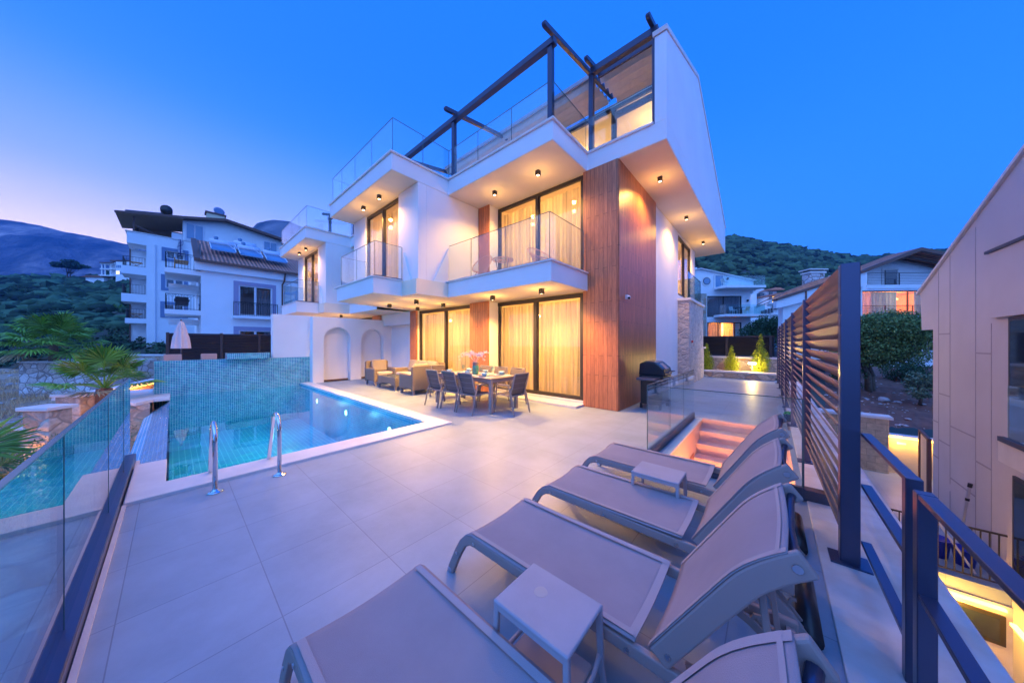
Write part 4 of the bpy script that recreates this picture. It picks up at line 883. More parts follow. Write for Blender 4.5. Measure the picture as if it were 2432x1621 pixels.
# far left mountain, centre peak
hill('mountain',[(-700,470),(-300,490),(0,521),(90,533),(153,550),(204,558),(299,578),(420,600),(560,640),(760,690),(900,730)],[(-700,800),(900,800)],420,800,M['mtn'],34,nx=120,ny=60,back=300)
hill('mountain_peak',[(540,640),(580,590),(595,545),(612,528),(650,521),(690,526),(760,560),(830,600),(1000,660)],[(540,800),(1000,800)],380,620,P('peak_rock',(.28,.24,.24),1.,vs=.02,col2=(.05,.06,.055),spec=0,bs_=.5,bscale=1),12,nx=60,ny=40,back=200)
o,sL=hill('scrub_hillside',[(-500,650),(0,668),(60,664),(130,662),(200,668),(280,660),(330,655),(420,650),(700,700)],[(-500,905),(0,885),(130,850),(250,842),(420,850),(700,850)],31,130,M['hillsoil'],1.2,nx=90,ny=60,back=80)
pts=[]
for i in range(2600):
    s,t=rng.random(),.10+.9*rng.random()**1.3; pts.append((sL(s,t),(.55+1.2*t)*(.6+.9*rng.random())))
blobs('scrub',M['scrub'],pts,'dense dark green scrub covering the lower hillside on the left','scrub',2,lump=.3)
fs=[]
for i in range(1500): fs.append((sL(rng.random(),.01+.34*rng.random()),.75,.8))
o=leaves('scrub_leaves',M['scrub'],None,fs,90,.34,.7); tag(o,'leafy shrub tops at the foot of the left hillside','scrub',kind='stuff')
o,sR=hill('right_hillside',[(1150,640),(1500,600),(1640,568),(1722,569),(1759,570),(1812,583),(1855,587),(1918,598),(1954,605),(2017,614),(2085,616),(2250,598),(2600,560)],[(1150,760),(2600,760)],70,260,M['hillsoil'],2.5,nx=110,ny=60,back=120)
pts=[]
for i in range(4200):
    s,t=.25+.6*rng.random(),rng.random()**.8; pts.append((sR(s,t),(1.1+1.7*t)*(.6+.7*rng.random())))
blobs('hill_trees',M['scrubr'],pts,'dark green trees and scrub covering the hill on the right','scrub',4,flat=.8)
pts=[]
for px,py in ((1745,612),(1752,610),(1760,612),(1768,609),(1778,611),(1790,611),(1797,610),(1758,620),(1762,622),(1770,584),(1775,590)):
    t=.72 if py>600 else .9; d=70+190*t; p=at(px,py,d*.93); pts.append((p,1.6))
blobs('rock_outcrop',M['rock'],pts,'pale bare rocks showing through the trees of the right hill','rocks',6,flat=.5)
# pines / special trees
def tree(name,loc,h,r,label,cat,mat,size,per,n=16,flat=.7,trunks=1,group=None,seed=1,lean=.12,low=.45):
    rg=random.Random(seed); t=thing(name,loc,label,cat,group); cl=[]
    for i in range(n):
        a=rg.random()*6.28; q=rg.random()**.5*r*.75; z=h*(low+(1-low)*rg.random()*.85); k=1-.5*abs((z/h-low)/(1-low)-.4); cl.append(((q*k*math.cos(a),q*k*math.sin(a),z),r*(.26+.2*rg.random()),flat))
    m=MB()
    for k in range(trunks):
        a=rg.random()*6.28; b=(.25*math.cos(a)*(trunks>1),.25*math.sin(a)*(trunks>1)); 
        pts=[(b[0],b[1],-.2),(b[0]*1.3+.05,b[1]*1.2,h*.2),(b[0]*1.6-.08,b[1]*1.5+.05,h*.38),(b[0]*2.2,b[1]*2,h*.6)]; w=.05*h/2+.02
        m.tube(pts,[w*1.3,w,w*.8,w*.4],8)
        for c,_,_ in cl[k::trunks*2]: m.tube([pts[2],(c[0]*.5,c[1]*.5,h*.5),c],[w*.5,w*.3,w*.12],5)
    m.build('trunk',M['bark'],t,world=False,smooth=True); leaves('crown',mat,t,cl,per,size,.5,world=False); return t
b=at(2080,925,14.5); tree('olive_tree',(b.x,b.y,b.z),3.5,2.1,'round crowned gnarled tree on the red soil slope behind the stone pillar','tree',M['leaf'],.10,1500,60,.75,2,seed=4,low=.46)
for px,py,d,h,r,l in ((2185,950,12.5,1.3,.75,'grey green bush at the right of the gnarled tree beside the taupe wall'),(2150,935,17,2.1,1.2,'dark bush standing behind the gnarled tree to its right'),(2020,925,15,1.2,.7,'dark low bush left of the gnarled tree trunk')):
    b=at(px,py,d); tree('bush',(b.x,b.y,b.z),h,r,l,'bush',M['leafd'] if px!=2185 else M['shrub'],.10,1500,20,.8,1,'bushes on the soil slope',seed=px,low=.15)
b=at(1818,815,27); tree('tree',(b.x,b.y,b.z-1),3.6,2.1,'dark leafy tree between the far white villa and the louvre fence','tree',M['leafd'],.16,700,30,.8,1,seed=9,low=.3)
b=at(303,850,56); tree('pine_tree',(b.x,b.y,b.z-1),10.5,5.0,'bright green young pine against the tall apartment block','pine tree',M['pine'],.5,170,30,1.0,1,seed=11,low=.12)
b=at(163,668,118); tree('umbrella_pine',(b.x,b.y,b.z),8.,4.6,'umbrella pine standing alone above the scrub hillside','pine tree',M['scrub'],.7,60,30,.35,2,seed=12,low=.70)
b=at(75,740,80); tree('pine_tree',(b.x,b.y,b.z-2),9,3.6,'rounded tree rising out of the scrub at the far left','tree',M['leafd'],.5,90,26,.9,1,seed=13,low=.2)
# red soil slope on the right
m=MB()
def sl(s,t):
    px=1960+300*s; r=ray(px,900); d=10.3+26*t; z=-1.42+2.3*t**.8; x,y=r[0]*d,r[1]*d
    from mathutils import noise
    return (x,y,z+.12*noise.noise(Vector((x,y,0)))+.07*noise.noise(Vector((x*4,y*4,0))))
m.grid(sl,60,90); struct('soil_slope',m,M['soilr'],smooth=True)
rk=[]
for i in range(260):
    s,t=rng.random(),rng.random()**1.6*.5; p=Vector(sl(s,t)); rk.append((p,.015+.05*rng.random()**3))
blobs('stones',M['rock'],rk,'pale loose stones scattered on the red soil slope','stones',8,flat=.5)
bd=[]
for px,py,dd,r_ in ((2055,948,13.5,.28),(2100,945,13.2,.25),(2130,952,13,.22),(2075,955,13,.18)): bd.append((at(px,py,dd)-Vector((0,0,.1)),r_*.6))
blobs('boulders',M['rock'],bd,'grey boulders at the foot of the gnarled tree','rocks',9,flat=.6)
# dry grass in the field
def grass(name,mat,n,area,h,label,seed):
    rg=np.random.default_rng(seed); V=[]
    for i in range(n):
        x,y,z=area(rg); a=rg.random()*6.28; l=h*(.5+rg.random()); dx,dy=math.cos(a)*l*.5,math.sin(a)*l*.5; w=.012+.01*rg.random()*h*4; V.append([(x-w*dy/l,y+w*dx/l,z),(x+w*dy/l,y-w*dx/l,z),(x+dx+.003,y+dy,z+l),(x+dx-.003,y+dy,z+l)])
    V=np.array(V); o=npmesh(name,V.reshape(-1,3),np.arange(len(V)*4).reshape(-1,4),mat); tag(o,label,'grass',kind='stuff'); return o
def fa(rg):
    while 1:
        s,t=.40+.35*rg.random(),.2+.75*rg.random(); 
        from mathutils import noise
        p=fld(s,t)
        if noise.noise(Vector((p[0]*.35,p[1]*.35,3)))>-.05: return p
grass('dry_grass',M['drygrass'],26000,fa,.32,'dry brown grass covering the stony field on the left',3)
rk=[]
for i in range(420):
    p=Vector(fld(.40+.4*rng.random(),.25+.7*rng.random())); rk.append((p,.04+.12*rng.random()**2))
blobs('field_stones',M['rock'],rk,'pale stones lying in the dry field','stones',10,flat=.5)
# ================= LEFT SIDE GARDEN =================
# stone terrace with the big palm
t=thing('field_wall',(-30,-4,-1),'pale dry stone terrace wall under the big fan palm','wall')
A=at(45,862,17);B=at(210,862,17); d=(B-A)
MB().prism([(A.x,A.y),(A.x+d.x*1.3,A.y+d.y*1.3),(A.x+d.x*1.3-6,A.y+d.y*1.3+4.5),(A.x-6,A.y+4.5)],-1.6,.40).build('wall',M['stone_f'],t); MB().prism([(A.x+.1,A.y-.05),(A.x+d.x*1.3,A.y+d.y*1.3-.05),(A.x+d.x*1.3-6,A.y+d.y*1.3+4.5),(A.x-6,A.y+4.5)],.40,.48).build('coping',M['coping'],t)
t=thing('garden_wall',(-27,-1,-1),'tan stone wall running behind the small fan palm to the mosaic wall','wall')
A=at(215,855,20);B=at(400,855,20); MB().bar((A.x,A.y,-.6),(B.x,B.y,-.6),.4,2.5).build('wall',M['stone_r'],t); MB().bar((A.x,A.y,.72),(B.x,B.y,.72),.5,.1).build('coping',M['coping'],t)
# gate pillars with LED wall
def pillar(px0,px1,ptop,pbot,d,label,led=0):
    A=at(px0,ptop,d);B=at(px1,ptop,d); c=(A+B)/2; w=(B-A).length; t=thing('gate_pillar',(c.x,c.y,-2.3),label,'pillar','stone pillars by the garden path',rz=YAW)
    MB().box(-w/2,w/2,0,w*.6,0,A.z+2.3-.07).build('pillar',M['stone_r'],t,world=False,bevel=.02); MB().box(-w/2-.05,w/2+.05,-.06,w*.6+.06,A.z+2.3-.07,A.z+2.3).build('cap',M['coping'],t,world=False,bevel=.01); return t
pillar(52,116,967,1040,6.2,'stone gate pillar with white cap nearest the dry field')
pillar(130,190,936,1010,7.6,'stone pillar with curved white cap and warm lit face behind the small palm')
t=pillar(40,58,1013,1040,6.6,'small warm lit pillar at the far left edge'); 
t=thing('led_wall',(-13.5,-1.5,-2.2),'stone garden wall with a glowing orange light strip under its coping','wall')
A=at(150,940,8.4);B=at(378,921,12.5); dv=(B-A).normalized(); nrm=Vector((-dv.y,dv.x,0))
MB().bar((A.x,A.y,-1.2),(B.x,B.y,-1.2),.3,2.1).build('wall',M['stone_r'],t); MB().bar((A.x,A.y,-.06+.02),(B.x,B.y,.02),.42,.07).build('coping',M['coping'],t); MB().bar((A.x+.2*dv.y,A.y-.2*dv.x,-.12),(B.x+.2*dv.y,B.y-.2*dv.x,-.06),.03,.03).build('light_strip',M['ledsoft'],t)
C=(A+B)/2+Vector((dv.y,-dv.x,0))*.45
for f in(.1,.35,.6,.85): q=A.lerp(B,f)+Vector((dv.y,-dv.x,0))*.5; light('POINT',(q.x,q.y,-.25),22,(1,.40,.06),.1,name='strip_glow',parent=t)
q=at(60,1040,6); light('POINT',(q.x,q.y,-1.1),40,(1,.42,.1),.1,name='strip_glow',parent=t); q=at(120,1010,6.6); light('POINT',(q.x,q.y,-.8),40,(1,.42,.1),.1,name='strip_glow',parent=t)
# pale stone pier below the glass railing
t=thing('stone_pier',(-2.9,-1.0,-3),'rough stone pier with a white capstone seen through the glass railing','pillar')
MB().box(-3.1,-2.3,-1.1,-.50,-2.5,-.16).build('pier',M['stone_f'],t,bevel=.03); MB().prism([(-3.25,-1.2),(-2.2,-1.2),(-2.2,-.46),(-3.25,-.46)],-.16,-.08).build('capstone',M['coping'],t,bevel=.01)
def palm(loc,h,n,fl,label,seed,up=.5,blades=26,dirs=None,droop=1.,bw=1.):
    rg=random.Random(seed); t=thing('fan_palm',loc,label,'palm','fan palms in the garden on the left')
    m=MB(); m.tube([(0,0,-.3),(0,0,h*.5),(.02,0,h)],[.20*bw,.17*bw,.14*bw],12); m.build('trunk',M['palmbark'],t,world=False)
    top=Vector((0,0,h)); 
    for i in range(n):
        if dirs: az,el=dirs[i%len(dirs)]; az+=rg.uniform(-.1,.1)
        else: az=i*2.399+rg.uniform(-.2,.2); el=up+ (1.35-up)*(1-i/n)-.0+rg.uniform(-.1,.1)
        dry=(not dirs) and i>n*.86
        d=Vector((math.cos(az)*math.cos(el),math.sin(az)*math.cos(el),math.sin(el))); pl=fl*(.75+.3*rg.random())
        hub=top+d*pl+Vector((0,0,-.10*droop*pl*(1-el/1.5))); mid=top+d*pl*.5+Vector((0,0,.04))
        m=MB(); m.tube([top,mid,hub],[.022,.014,.010],5)
        side=d.cross(Vector((0,0,1))).normalized(); up_=side.cross(d).normalized(); tilt=.5
        for k in range(blades):
            a=R(-118+236*k/(blades-1)); L=fl*.72*(.80+.2*math.cos(a*.8))*(.92+.16*rg.random())
            dd=(d*math.cos(a)+side*math.sin(a)).normalized(); pr=(-d*math.sin(a)+side*math.cos(a)).normalized()
            p0=hub; p1=hub+dd*L*.55+up_*.05*fl*math.cos(k*3.14)*.4+Vector((0,0,-.03*L*droop)); p2=hub+dd*L+Vector((0,0,-(.20+.18*rg.random())*L*droop)); w=L*.055*bw
            nb=len(m.v); m.v+=[tuple(p0),tuple(p1-pr*w),tuple(p2),tuple(p1+pr*w),tuple(p1+up_*w*.7)]; m.f+=[(nb,nb+1,nb+4),(nb+1,nb+2,nb+4),(nb+4,nb+2,nb+3),(nb,nb+4,nb+3)]
        m.build('frond',M['palmdry'] if dry else M['palm'],t,world=False)
    return t
b=at(128,855,17.3); palm((b.x,b.y,.45),1.0,34,1.35,'large fan palm on the stone terrace at the left',3,up=-.55,blades=26)
b=at(248,960,8.0); palm((b.x,b.y,-1.4),1.72,14,.78,'smaller fan palm growing just beyond the glass railing',5,up=.0,blades=28,droop=.6)
b=at(-40,1130,2.7); 
rt=Vector((cy,sy,0)); fw=Vector((-sy,cy,0)); azr=math.atan2(rt.y,rt.x)
palm((b.x,b.y-.15,-1.55),1.72,7,.58,'fan palm cut off by the left edge with blades reaching over the glass',8,blades=22,dirs=[(3.2,.55),(3.5,.35),(2.95,.3),(3.9,.6),(3.3,.05),(4.4,.4),(3.1,.85)],droop=.4)
for px,py,d,l in ((225,1015,6.2,'grey green shrub beneath the small fan palm'),(150,1045,4.8,'grey green shrub beyond the middle of the glass railing'),(70,1090,3.6,'low shrub beneath the blades at the left edge')):
    b=at(px,py,d); t=thing('garden_shrub',(b.x,b.y,-2),l,'shrub','grey green shrubs along the glass railing'); h=b.z+2
    MB().tube([(0,0,0),(0,0,h*.8)],.02,5).build('stem',M['bark'],t,world=False); leaves('foliage',M['shrub'],t,[((.3*math.sin(i*2.1),.3*math.cos(i*2.9),h-.12-.12*(i%4)),.24,.9) for i in range(12)],3600,.045,.35,updir=.8,world=False)
# ================= RIGHT SIDE =================
RB=thing('neighbour_house',(3,10,-2.6),'large taupe rendered house with sloping eaves at the right edge','house'); tp=M['taupe']
MB().prism([(13.06,1.88),(13.17,2.86),(3.0,6.72),(-3,6.72),(-3,-5.4),(12.33,-5.4),(12.33,1.88)],3.0,9,'x').build('wall',tp,RB)
MB().bar((3.06,13.28,2.86),(3.06,2.9,6.80),.22,.06,up=(0,.36,.93)).build('roof_trim',M['coping'],RB)
MB().box(2.93,3.0,-3,9.60,1.99,3.14).build('bay',tp,RB); MB().box(2.90,3.0,-3,9.68,3.14,3.19).build('bay_coping',M['dark'],RB)
jn=MB(); JM=P('cladding_joint',(.40,.37,.40),.9)
def jl(v,z0,z1): jn.box(2.994,3.0,v-.006,v+.006,z0,z1)
for v,z0,z1 in ((12.0,-2.6,3.3),(11.4,-1.6,3.5),(10.3,-2.6,3.8),(9.75,-2.6,1.9),(11.4,-2.6,-1.75)): jl(v,z0,z1)
for v0,v1,z in ((12.33,12.0,-.35),(12.0,11.4,.35),(11.4,10.3,-.30),(10.3,9.75,-.75),(12.33,12.0,-1.2),(12.0,11.4,-.75),(11.4,10.3,-1.45),(10.3,9.75,1.35),(12.0,11.4,1.75)): jn.box(2.9935,3.0,v1,v0,z-.014,z+.014)
jn.build('cladding_joint',JM,RB)
def rwin(v0,v1,z0,z1): 
    f=MB().box(2.97,3.0,v0,v1,z0,z1).build('window',M['frame'],RB); MB().box(2.965,2.97,v0+.06,v1-.06,z0+.06,z1-.06).build('pane',M['pane_dark'],f)
rwin(8.2,9.16,-.2,1.97); rwin(8.0,9.05,-2.6,-.62)
MB().box(2.62,3.0,-2,8.35,-.26,.06).build('balcony',M['coping'],RB,bevel=.01); MB().box(2.6,2.66,-2,8.3,.06,.13).build('rail_channel',M['dark'],RB); MB().box(2.63,2.645,4,8.13,.13,.92).build('glass_panel',M['glass_green'],RB)
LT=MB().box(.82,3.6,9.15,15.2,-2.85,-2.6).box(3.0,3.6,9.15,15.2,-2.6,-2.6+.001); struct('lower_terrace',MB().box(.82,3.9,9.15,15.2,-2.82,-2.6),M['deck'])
struct('lower_floor',MB().box(.82,3.2,-3,9.6,-5.4,-5.3),M['travertine'])
t=thing('cut_stone_wall',(2,15,-2.6),'squared tan stone wall with pale capping beside the lit alley','wall'); MB().box(.82,2.8,14.9,15.3,-2.6,-.88).build('wall',M['stone_b'],t,bevel=.01); MB().box(.82,2.88,14.85,15.35,-.88,-.80).build('coping',M['coping'],t)
t=thing('lit_wall',(3.4,15.3,-2.6),'low rendered wall glowing yellow under a light strip beside the soil slope','wall'); MB().box(2.8,4.3,15.15,15.4,-2.6,-1.42).build('wall',P('yellow_render',(.62,.52,.36),.9,bs_=.6,bscale=30),t); MB().box(2.78,4.3,15.05,15.4,-1.42,-1.38).build('coping',M['coping'],t)
MB().box(2.82,4.2,15.09,15.14,-1.47,-1.43).build('light_strip',M['led'],t); MB().box(3.0,3.18,15.12,15.15,-1.66,-1.60).build('wall_lamp',M['wframe'],t)
for x in(3.0,3.5): light('POINT',(x,14.95,-1.55),13,(1,.52,.08),.05,name='strip_glow',parent=t)
t=thing('metal_gate',(3.35,14.0,-2.6),'open dark framed glazed gate leaning ajar beside the taupe house','gate')
MB().bar((3.24,14.2,-2.6),(3.24,14.2,-.95),.07,.07).bar((3.10,13.0,-2.6),(3.10,13.0,-.95),.07,.07).bar((3.24,14.2,-.98),(3.10,13.0,-.98),.06,.06).bar((3.24,14.2,-2.55),(3.10,13.0,-2.55),.06,.06).build('gate_frame',M['brown'],t); MB().bar((3.24,14.15,-1.78),(3.10,13.05,-1.78),.02,1.5).build('panel',M['room'],t)
t=thing('slab_railing',(2.1,9.3,-2.6),'thin black bar railing on the edge of the lower terrace','railing'); m=MB(); x=.9
while x<3.0: m.box(x-.008,x+.008,9.27,9.286,-2.55,-1.72); x+=.088
m.build('bars',M['iron'],t); MB().box(.85,3.0,9.265,9.29,-1.73,-1.70).box(.85,3.0,9.265,9.29,-2.56,-2.54).build('rail',M['iron'],t)
t=thing('light_well_wall',(2,9.2,-5.3),'wall below the lower terrace lit by a yellow strip, with a dark window','wall'); MB().box(.82,3.0,9.12,9.3,-5.3,-2.83).build('wall',M['travertine'],t); MB().box(2.0,2.93,9.05,9.11,-2.90,-2.86).build('light_strip',M['led'],t)
f=MB().box(1.8,2.93,9.09,9.12,-3.5,-3.0).build('window',M['frame'],t); MB().box(1.86,2.87,9.085,9.09,-3.44,-3.06).build('pane',M['pane_dark'],f)
light('POINT',(2.4,8.9,-3.0),24,(1,.50,.06),.05,name='strip_glow',parent=t); light('POINT',(2.7,7.6,-3.0),30,(1,.50,.06),.05,name='strip_glow',parent=t)
MB().box(2.90,2.96,5.5,8.9,-3.0,-2.96).build('light_strip',M['led'],t)
b=on_v(2285,1315,9.7); t=thing('bucket',(2.72,9.75,-2.6),'blue plastic bucket behind the thin black railing','bucket'); MB().lathe([(.11,0),(.15,.30),(.165,.31),(.15,.31),(.11,.02)],18).build('bucket_body',M['blueb'],t,world=False,smooth=True); MB().tube([(.15*math.cos(a),.02,.31+.12*math.sin(a)) for a in [i*.31 for i in range(11)]],.005,5).build('handle',M['steel'],t,world=False)
t=thing('bucket',(2.45,9.85,-2.6),'dark blue bucket partly hidden beside the other one','bucket'); MB().lathe([(.12,0),(.16,.34),(.175,.35),(.16,.35),(.12,.02)],18).build('bucket_body',M['blueb'],t,world=False,smooth=True)
t=thing('broom',(2.5,9.6,-2.6),'broom with a red head leaning behind the railing','broom'); MB().bar((2.75,9.45,-2.58),(2.30,9.9,-1.65),.025,.025).build('stick',M['coping'],t); MB().bar((2.22,9.9,-1.68),(2.42,9.9,-1.60),.06,.05).build('head',M['redp'],t)
t=thing('telescopic_pole',(2.95,10.4,-2.6),'silver telescopic pole with black joints leaning on the taupe house','pole'); MB().tube([(2.80,10.3,-2.6),(2.95,10.35,-1.25)],.02,10).build('tube',M['steel'],t); MB().tube([(2.945,10.35,-1.30),(2.955,10.35,-1.22)],.03,10).tube([(2.915,10.34,-1.57),(2.92,10.34,-1.52)],.028,10).build('joint',M['black'],t)
# ================= DISTANT HOUSES =================
def wirewin(mb,par,frame,x0,x1,z0,z1,y,mull=(),mat='pane_dark',fm='wframe',fw=.07,curtain=None,name='window'):
    """window on a local y=const facade looking towards -y"""
    m=MB().box(x0,x1,y-.03,y+.05,z0,z0+fw).box(x0,x1,y-.03,y+.05,z1-fw,z1).box(x0,x0+fw,y-.03,y+.05,z0+fw,z1-fw).box(x1-fw,x1,y-.03,y+.05,z0+fw,z1-fw)
    for u in mull: m.box(u-fw*.4,u+fw*.4,y-.03,y+.05,z0+fw,z1-fw)
    w=m.build(name,M[fm],par,world=False); MB().box(x0+fw,x1-fw,y+.0,y+.01,z0+fw,z1-fw).build('pane',M['pane'] if curtain else M[mat],w,world=False)
    if curtain:
        for c0,c1,cm in curtain:
            L=c1-c0; k=max(4,int(L*14)); o=MB().grid(lambda s,t:(c0+s*L,y+.16+.04*math.sin(s*L*24),z0+fw+t*(z1-z0-2*fw)),k,1).build('curtain',M[cm],w,world=False,smooth=True)
    return w
def lroom(par,x0,x1,y0,y1,z0,z1,mat='roomo'):
    m=MB(); m.q([(x0,y1,z0),(x1,y1,z0),(x1,y1,z1),(x0,y1,z1)]); m.q([(x0,y0,z0),(x0,y1,z0),(x0,y1,z1),(x0,y0,z1)]); m.q([(x1,y0,z0),(x1,y0,z1),(x1,y1,z1),(x1,y1,z0)]); m.q([(x0,y0,z0),(x1,y0,z0),(x1,y1,z0),(x0,y1,z0)]); m.q([(x0,y0,z1),(x0,y1,z1),(x1,y1,z1),(x1,y0,z1)])
    return m.build('room_interior',M[mat],par,world=False)
def llight(par,loc,p,col=(1,.5,.15),s=.2):
    l=light('POINT',(0,0,0),p,col,s,name='room_light'); l.parent=par; l.location=loc; return l
def wallholes(par,poly_x0,x1,z0,z1,holes,y,th,mat,name='wall'):
    """wall slab with rectangular holes (x0,x1,z0,z1), built as butted blocks"""
    xs=sorted(set([poly_x0,x1]+[h[0] for h in holes]+[h[1] for h in holes])); zs=sorted(set([z0,z1]+[h[2] for h in holes]+[h[3] for h in holes])); m=MB()
    for a,b in zip(xs[:-1],xs[1:]):
        for c,d in zip(zs[:-1],zs[1:]):
            if any(h[0]<=a+1e-6 and b<=h[1]+1e-6 and h[2]<=c+1e-6 and d<=h[3]+1e-6 for h in holes): continue
            m.box(a,b,y,y+th,c,d)
    return m.build(name,mat,par,world=False)
def railing(par,p,q,z0,z1,step=.11,mat='iron',r=.008,curl=False,name='balcony_railing'):
    p=Vector(p);q=Vector(q); L=(q-p).length; d=(q-p).normalized(); m=MB(); n=max(2,int(L/step))
    m.bar((p.x,p.y,z1),(q.x,q.y,z1),.04,.03); m.bar((p.x,p.y,z0+.06),(q.x,q.y,z0+.06),.025,.025)
    for i in range(n+1): a=p+d*(L*i/n); w=.035 if i in(0,n) else .016; m.bar((a.x,a.y,z0),(a.x,a.y,z1),w,w,up=d)
    if curl:
        for i in range(0,n,2):
            a=p+d*(L*(i+1)/n); pts=[(a.x+d.x*.1*math.cos(t),a.y+d.y*.1*math.cos(t),z1-.18+.14*math.sin(t)) for t in [k*math.pi/6 for k in range(7)]]; m.tube(pts,.008,4,cap=False)
    return m.build(name,M[mat],par)
pb=M['plaster_blue']
# --- house a : white house with red tiled roof (left) ---
A=thing('tiled_house',(-28.9,1.25,0),'white house with a red tiled roof and iron balconies left of the neighbouring villa','house')
m=MB(); 
def wx(m,y0,y1,z0,z1,holes):
    ys=sorted(set([y0,y1]+[h[0] for h in holes]+[h[1] for h in holes])); zs=sorted(set([z0,z1]+[h[2] for h in holes]+[h[3] for h in holes]))
    for a,b in zip(ys[:-1],ys[1:]):
        for c,d in zip(zs[:-1],zs[1:]):
            if any(h[0]<=a+1e-6 and b<=h[1]+1e-6 and h[2]<=c+1e-6 and d<=h[3]+1e-6 for h in holes): continue
            m.box(-29.2,-28.9,a,b,c,d)
wx(m,1.25,12,-3,6.4,[(3.12,5.04,3.55,5.72),(3.12,5.04,.2,2.45)]); m.box(-38,-29.2,1.25,1.5,-3,6.4); m.box(-38,-29.2,11.7,12,-3,6.4); m.build('wall',pb,A)
MB().box(-38,-28.6,.95,12.3,6.4,7.1).build('eaves_band',pb,A,bevel=.02)
MB().prism([(-28.9,7.1),(-33.9,9.42),(-38,7.5),(-38,7.1)],1.0,1.3,'y').build('gable',pb,A)
rf=MB().prism([(-28.35,7.08),(-33.9,9.62),(-38.3,7.6),(-38.3,7.45),(-33.9,9.47),(-28.35,6.95)],1.2,12.4,'y').build('roof',M['tile_roof'],A)
MB().prism([(-28.33,6.95),(-28.33,7.12),(-33.9,9.70),(-33.9,9.40),(-28.7,6.95)],.92,1.2,'y').build('verge',M['brown'],A); MB().box(-28.42,-28.28,1.2,12.4,6.9,7.05).build('gutter',M['brown'],A)
MB().tube([(-28.4,5.75,6.9),(-28.6,5.72,6.3),(-28.82,5.65,6.1),(-28.82,5.65,2)],.055,8).build('downpipe',M['brown'],A)
MB().box(-28.9,-28.86,2.85,5.26,5.72,5.98).box(-28.9,-28.86,2.85,3.12,3.5,5.72).box(-28.9,-28.86,5.04,5.26,3.5,5.72).build('window_surround',M['lilac'],A); MB().box(-28.9,-28.86,2.85,5.26,2.45,2.72).box(-28.9,-28.86,2.85,3.12,0,2.45).box(-28.9,-28.86,5.04,5.26,0,2.45).build('window_surround',M['lilac'],A)
for z0,z1 in ((3.55,5.72),(.2,2.45)): 
    w=window(A,'x',-28.93,3.12,5.04,z0,z1,(4.05,),sgn=-1,cur='curtain_g',curd=.3,gap=[(3.1,4.0)] if z0>3 else [(3.5,4.6)],fw=.06); w.data.materials[0]=M['wframe']; lr=room(A,-31.2,-29.2,2.9,5.3,z0-.1,z1+.1,'x+'); lr.data.materials[0]=M['leafd'] if z0<3 else M['lframe']
MB().box(-28.9,-28.45,2.8,5.3,3.3,3.48).build('sill_slab',pb,A); railing(A,(-28.5,2.82,0),(-28.5,5.28,0),3.48,4.45,.12,curl=True)
for z,f in ((6.05,1),(3.40,1),(5.2,0),(2.75,0)):
    if f: MB().box(-32.5,-28.95,-.35,1.25,z,z+.3).build('balcony_slab',pb,A,bevel=.01); railing(A,(-29,-.3,0),(-29,1.2,0),z+.3,z+1.3,.13,curl=True); railing(A,(-32.4,-.3,0),(-29,-.3,0),z+.3,z+1.3,.16)
    else: MB().box(-34.5,-31.0,-.2,1.25,z+.15,z+.42).build('balcony_slab',pb,A)
for z in (3.7,6.4):
    MB().box(-30.6,-29.3,1.2,1.26,z,z+1.9).build('balcony_door',M['pane_dark'],A)
def heater(px,py,u,label):
    p=on_u(px,py,u); p=Vector((u,p.y,7.1+(-28.5-u)*.457+.1)); t=thing('solar_water_heater',p,label,'solar heater','solar water heaters on the red tiled roof')
    MB().tube([(-.1,0,.62),(-.1,1.35,.62)],.22,16).build('tank',M['pvc'],t,world=False,smooth=True)
    MB().prism([(.1,.45),(1.25,-.18),(1.25,-.26),(.1,.36)],.02,1.33,'y').build('collector',M['panelg'],t,world=False); MB().bar((.05,.02,.50),(1.28,.02,-.16),.05).bar((.05,1.33,.50),(1.28,1.33,-.16),.05).bar((-.3,.1,.6),(-.3,.1,-.3),.04).bar((-.3,1.25,.6),(-.3,1.25,-.3),.04).bar((.1,.9,.62),(.9,1.3,.1),.03).build('stand',M['wframe'],t,world=False)
    MB().lathe([(.12,.84),(.14,1.02),(.12,1.04)],12,(-.1,.35,0)).build('header_tank',M['panelg'],t,world=False); return t
for px,py,u,l in ((497,566,-31.2,'leftmost solar water heater on the tiled roof'),(556,570,-32.2,'solar water heater in the back row of the tiled roof'),(564,585,-31.0,'middle front solar water heater on the tiled roof'),(625,590,-30.7,'rightmost solar water heater on the tiled roof')): heater(px,py,u,l)
t=thing('balcony_furniture',(-30.2,.4,6.35),'folded wooden table and chairs on the upper iron balcony','table'); MB().box(-.6,.7,-.3,.3,.62,.68).box(-.5,.6,-.33,-.3,.25,.6).box(-.1,-.05,-.35,-.3,0,.95).build('wood_frame',M['teak'],t,world=False)
t=thing('balcony_furniture',(-30.2,.4,3.7),'dark table with chairs on the lower iron balcony','table'); MB().box(-.8,.8,-.35,.35,.68,.73).box(-.6,-.1,-.3,.3,.4,.45).box(-.6,-.54,-.3,.3,.45,.95).box(.3,.7,-.3,.3,.4,.45).box(.64,.7,-.3,.3,.45,.9).box(-.6,-.55,-.3,-.25,0,.4).box(.65,.7,-.3,-.25,0,.4).build('dark_set',M['iron'],t,world=False)
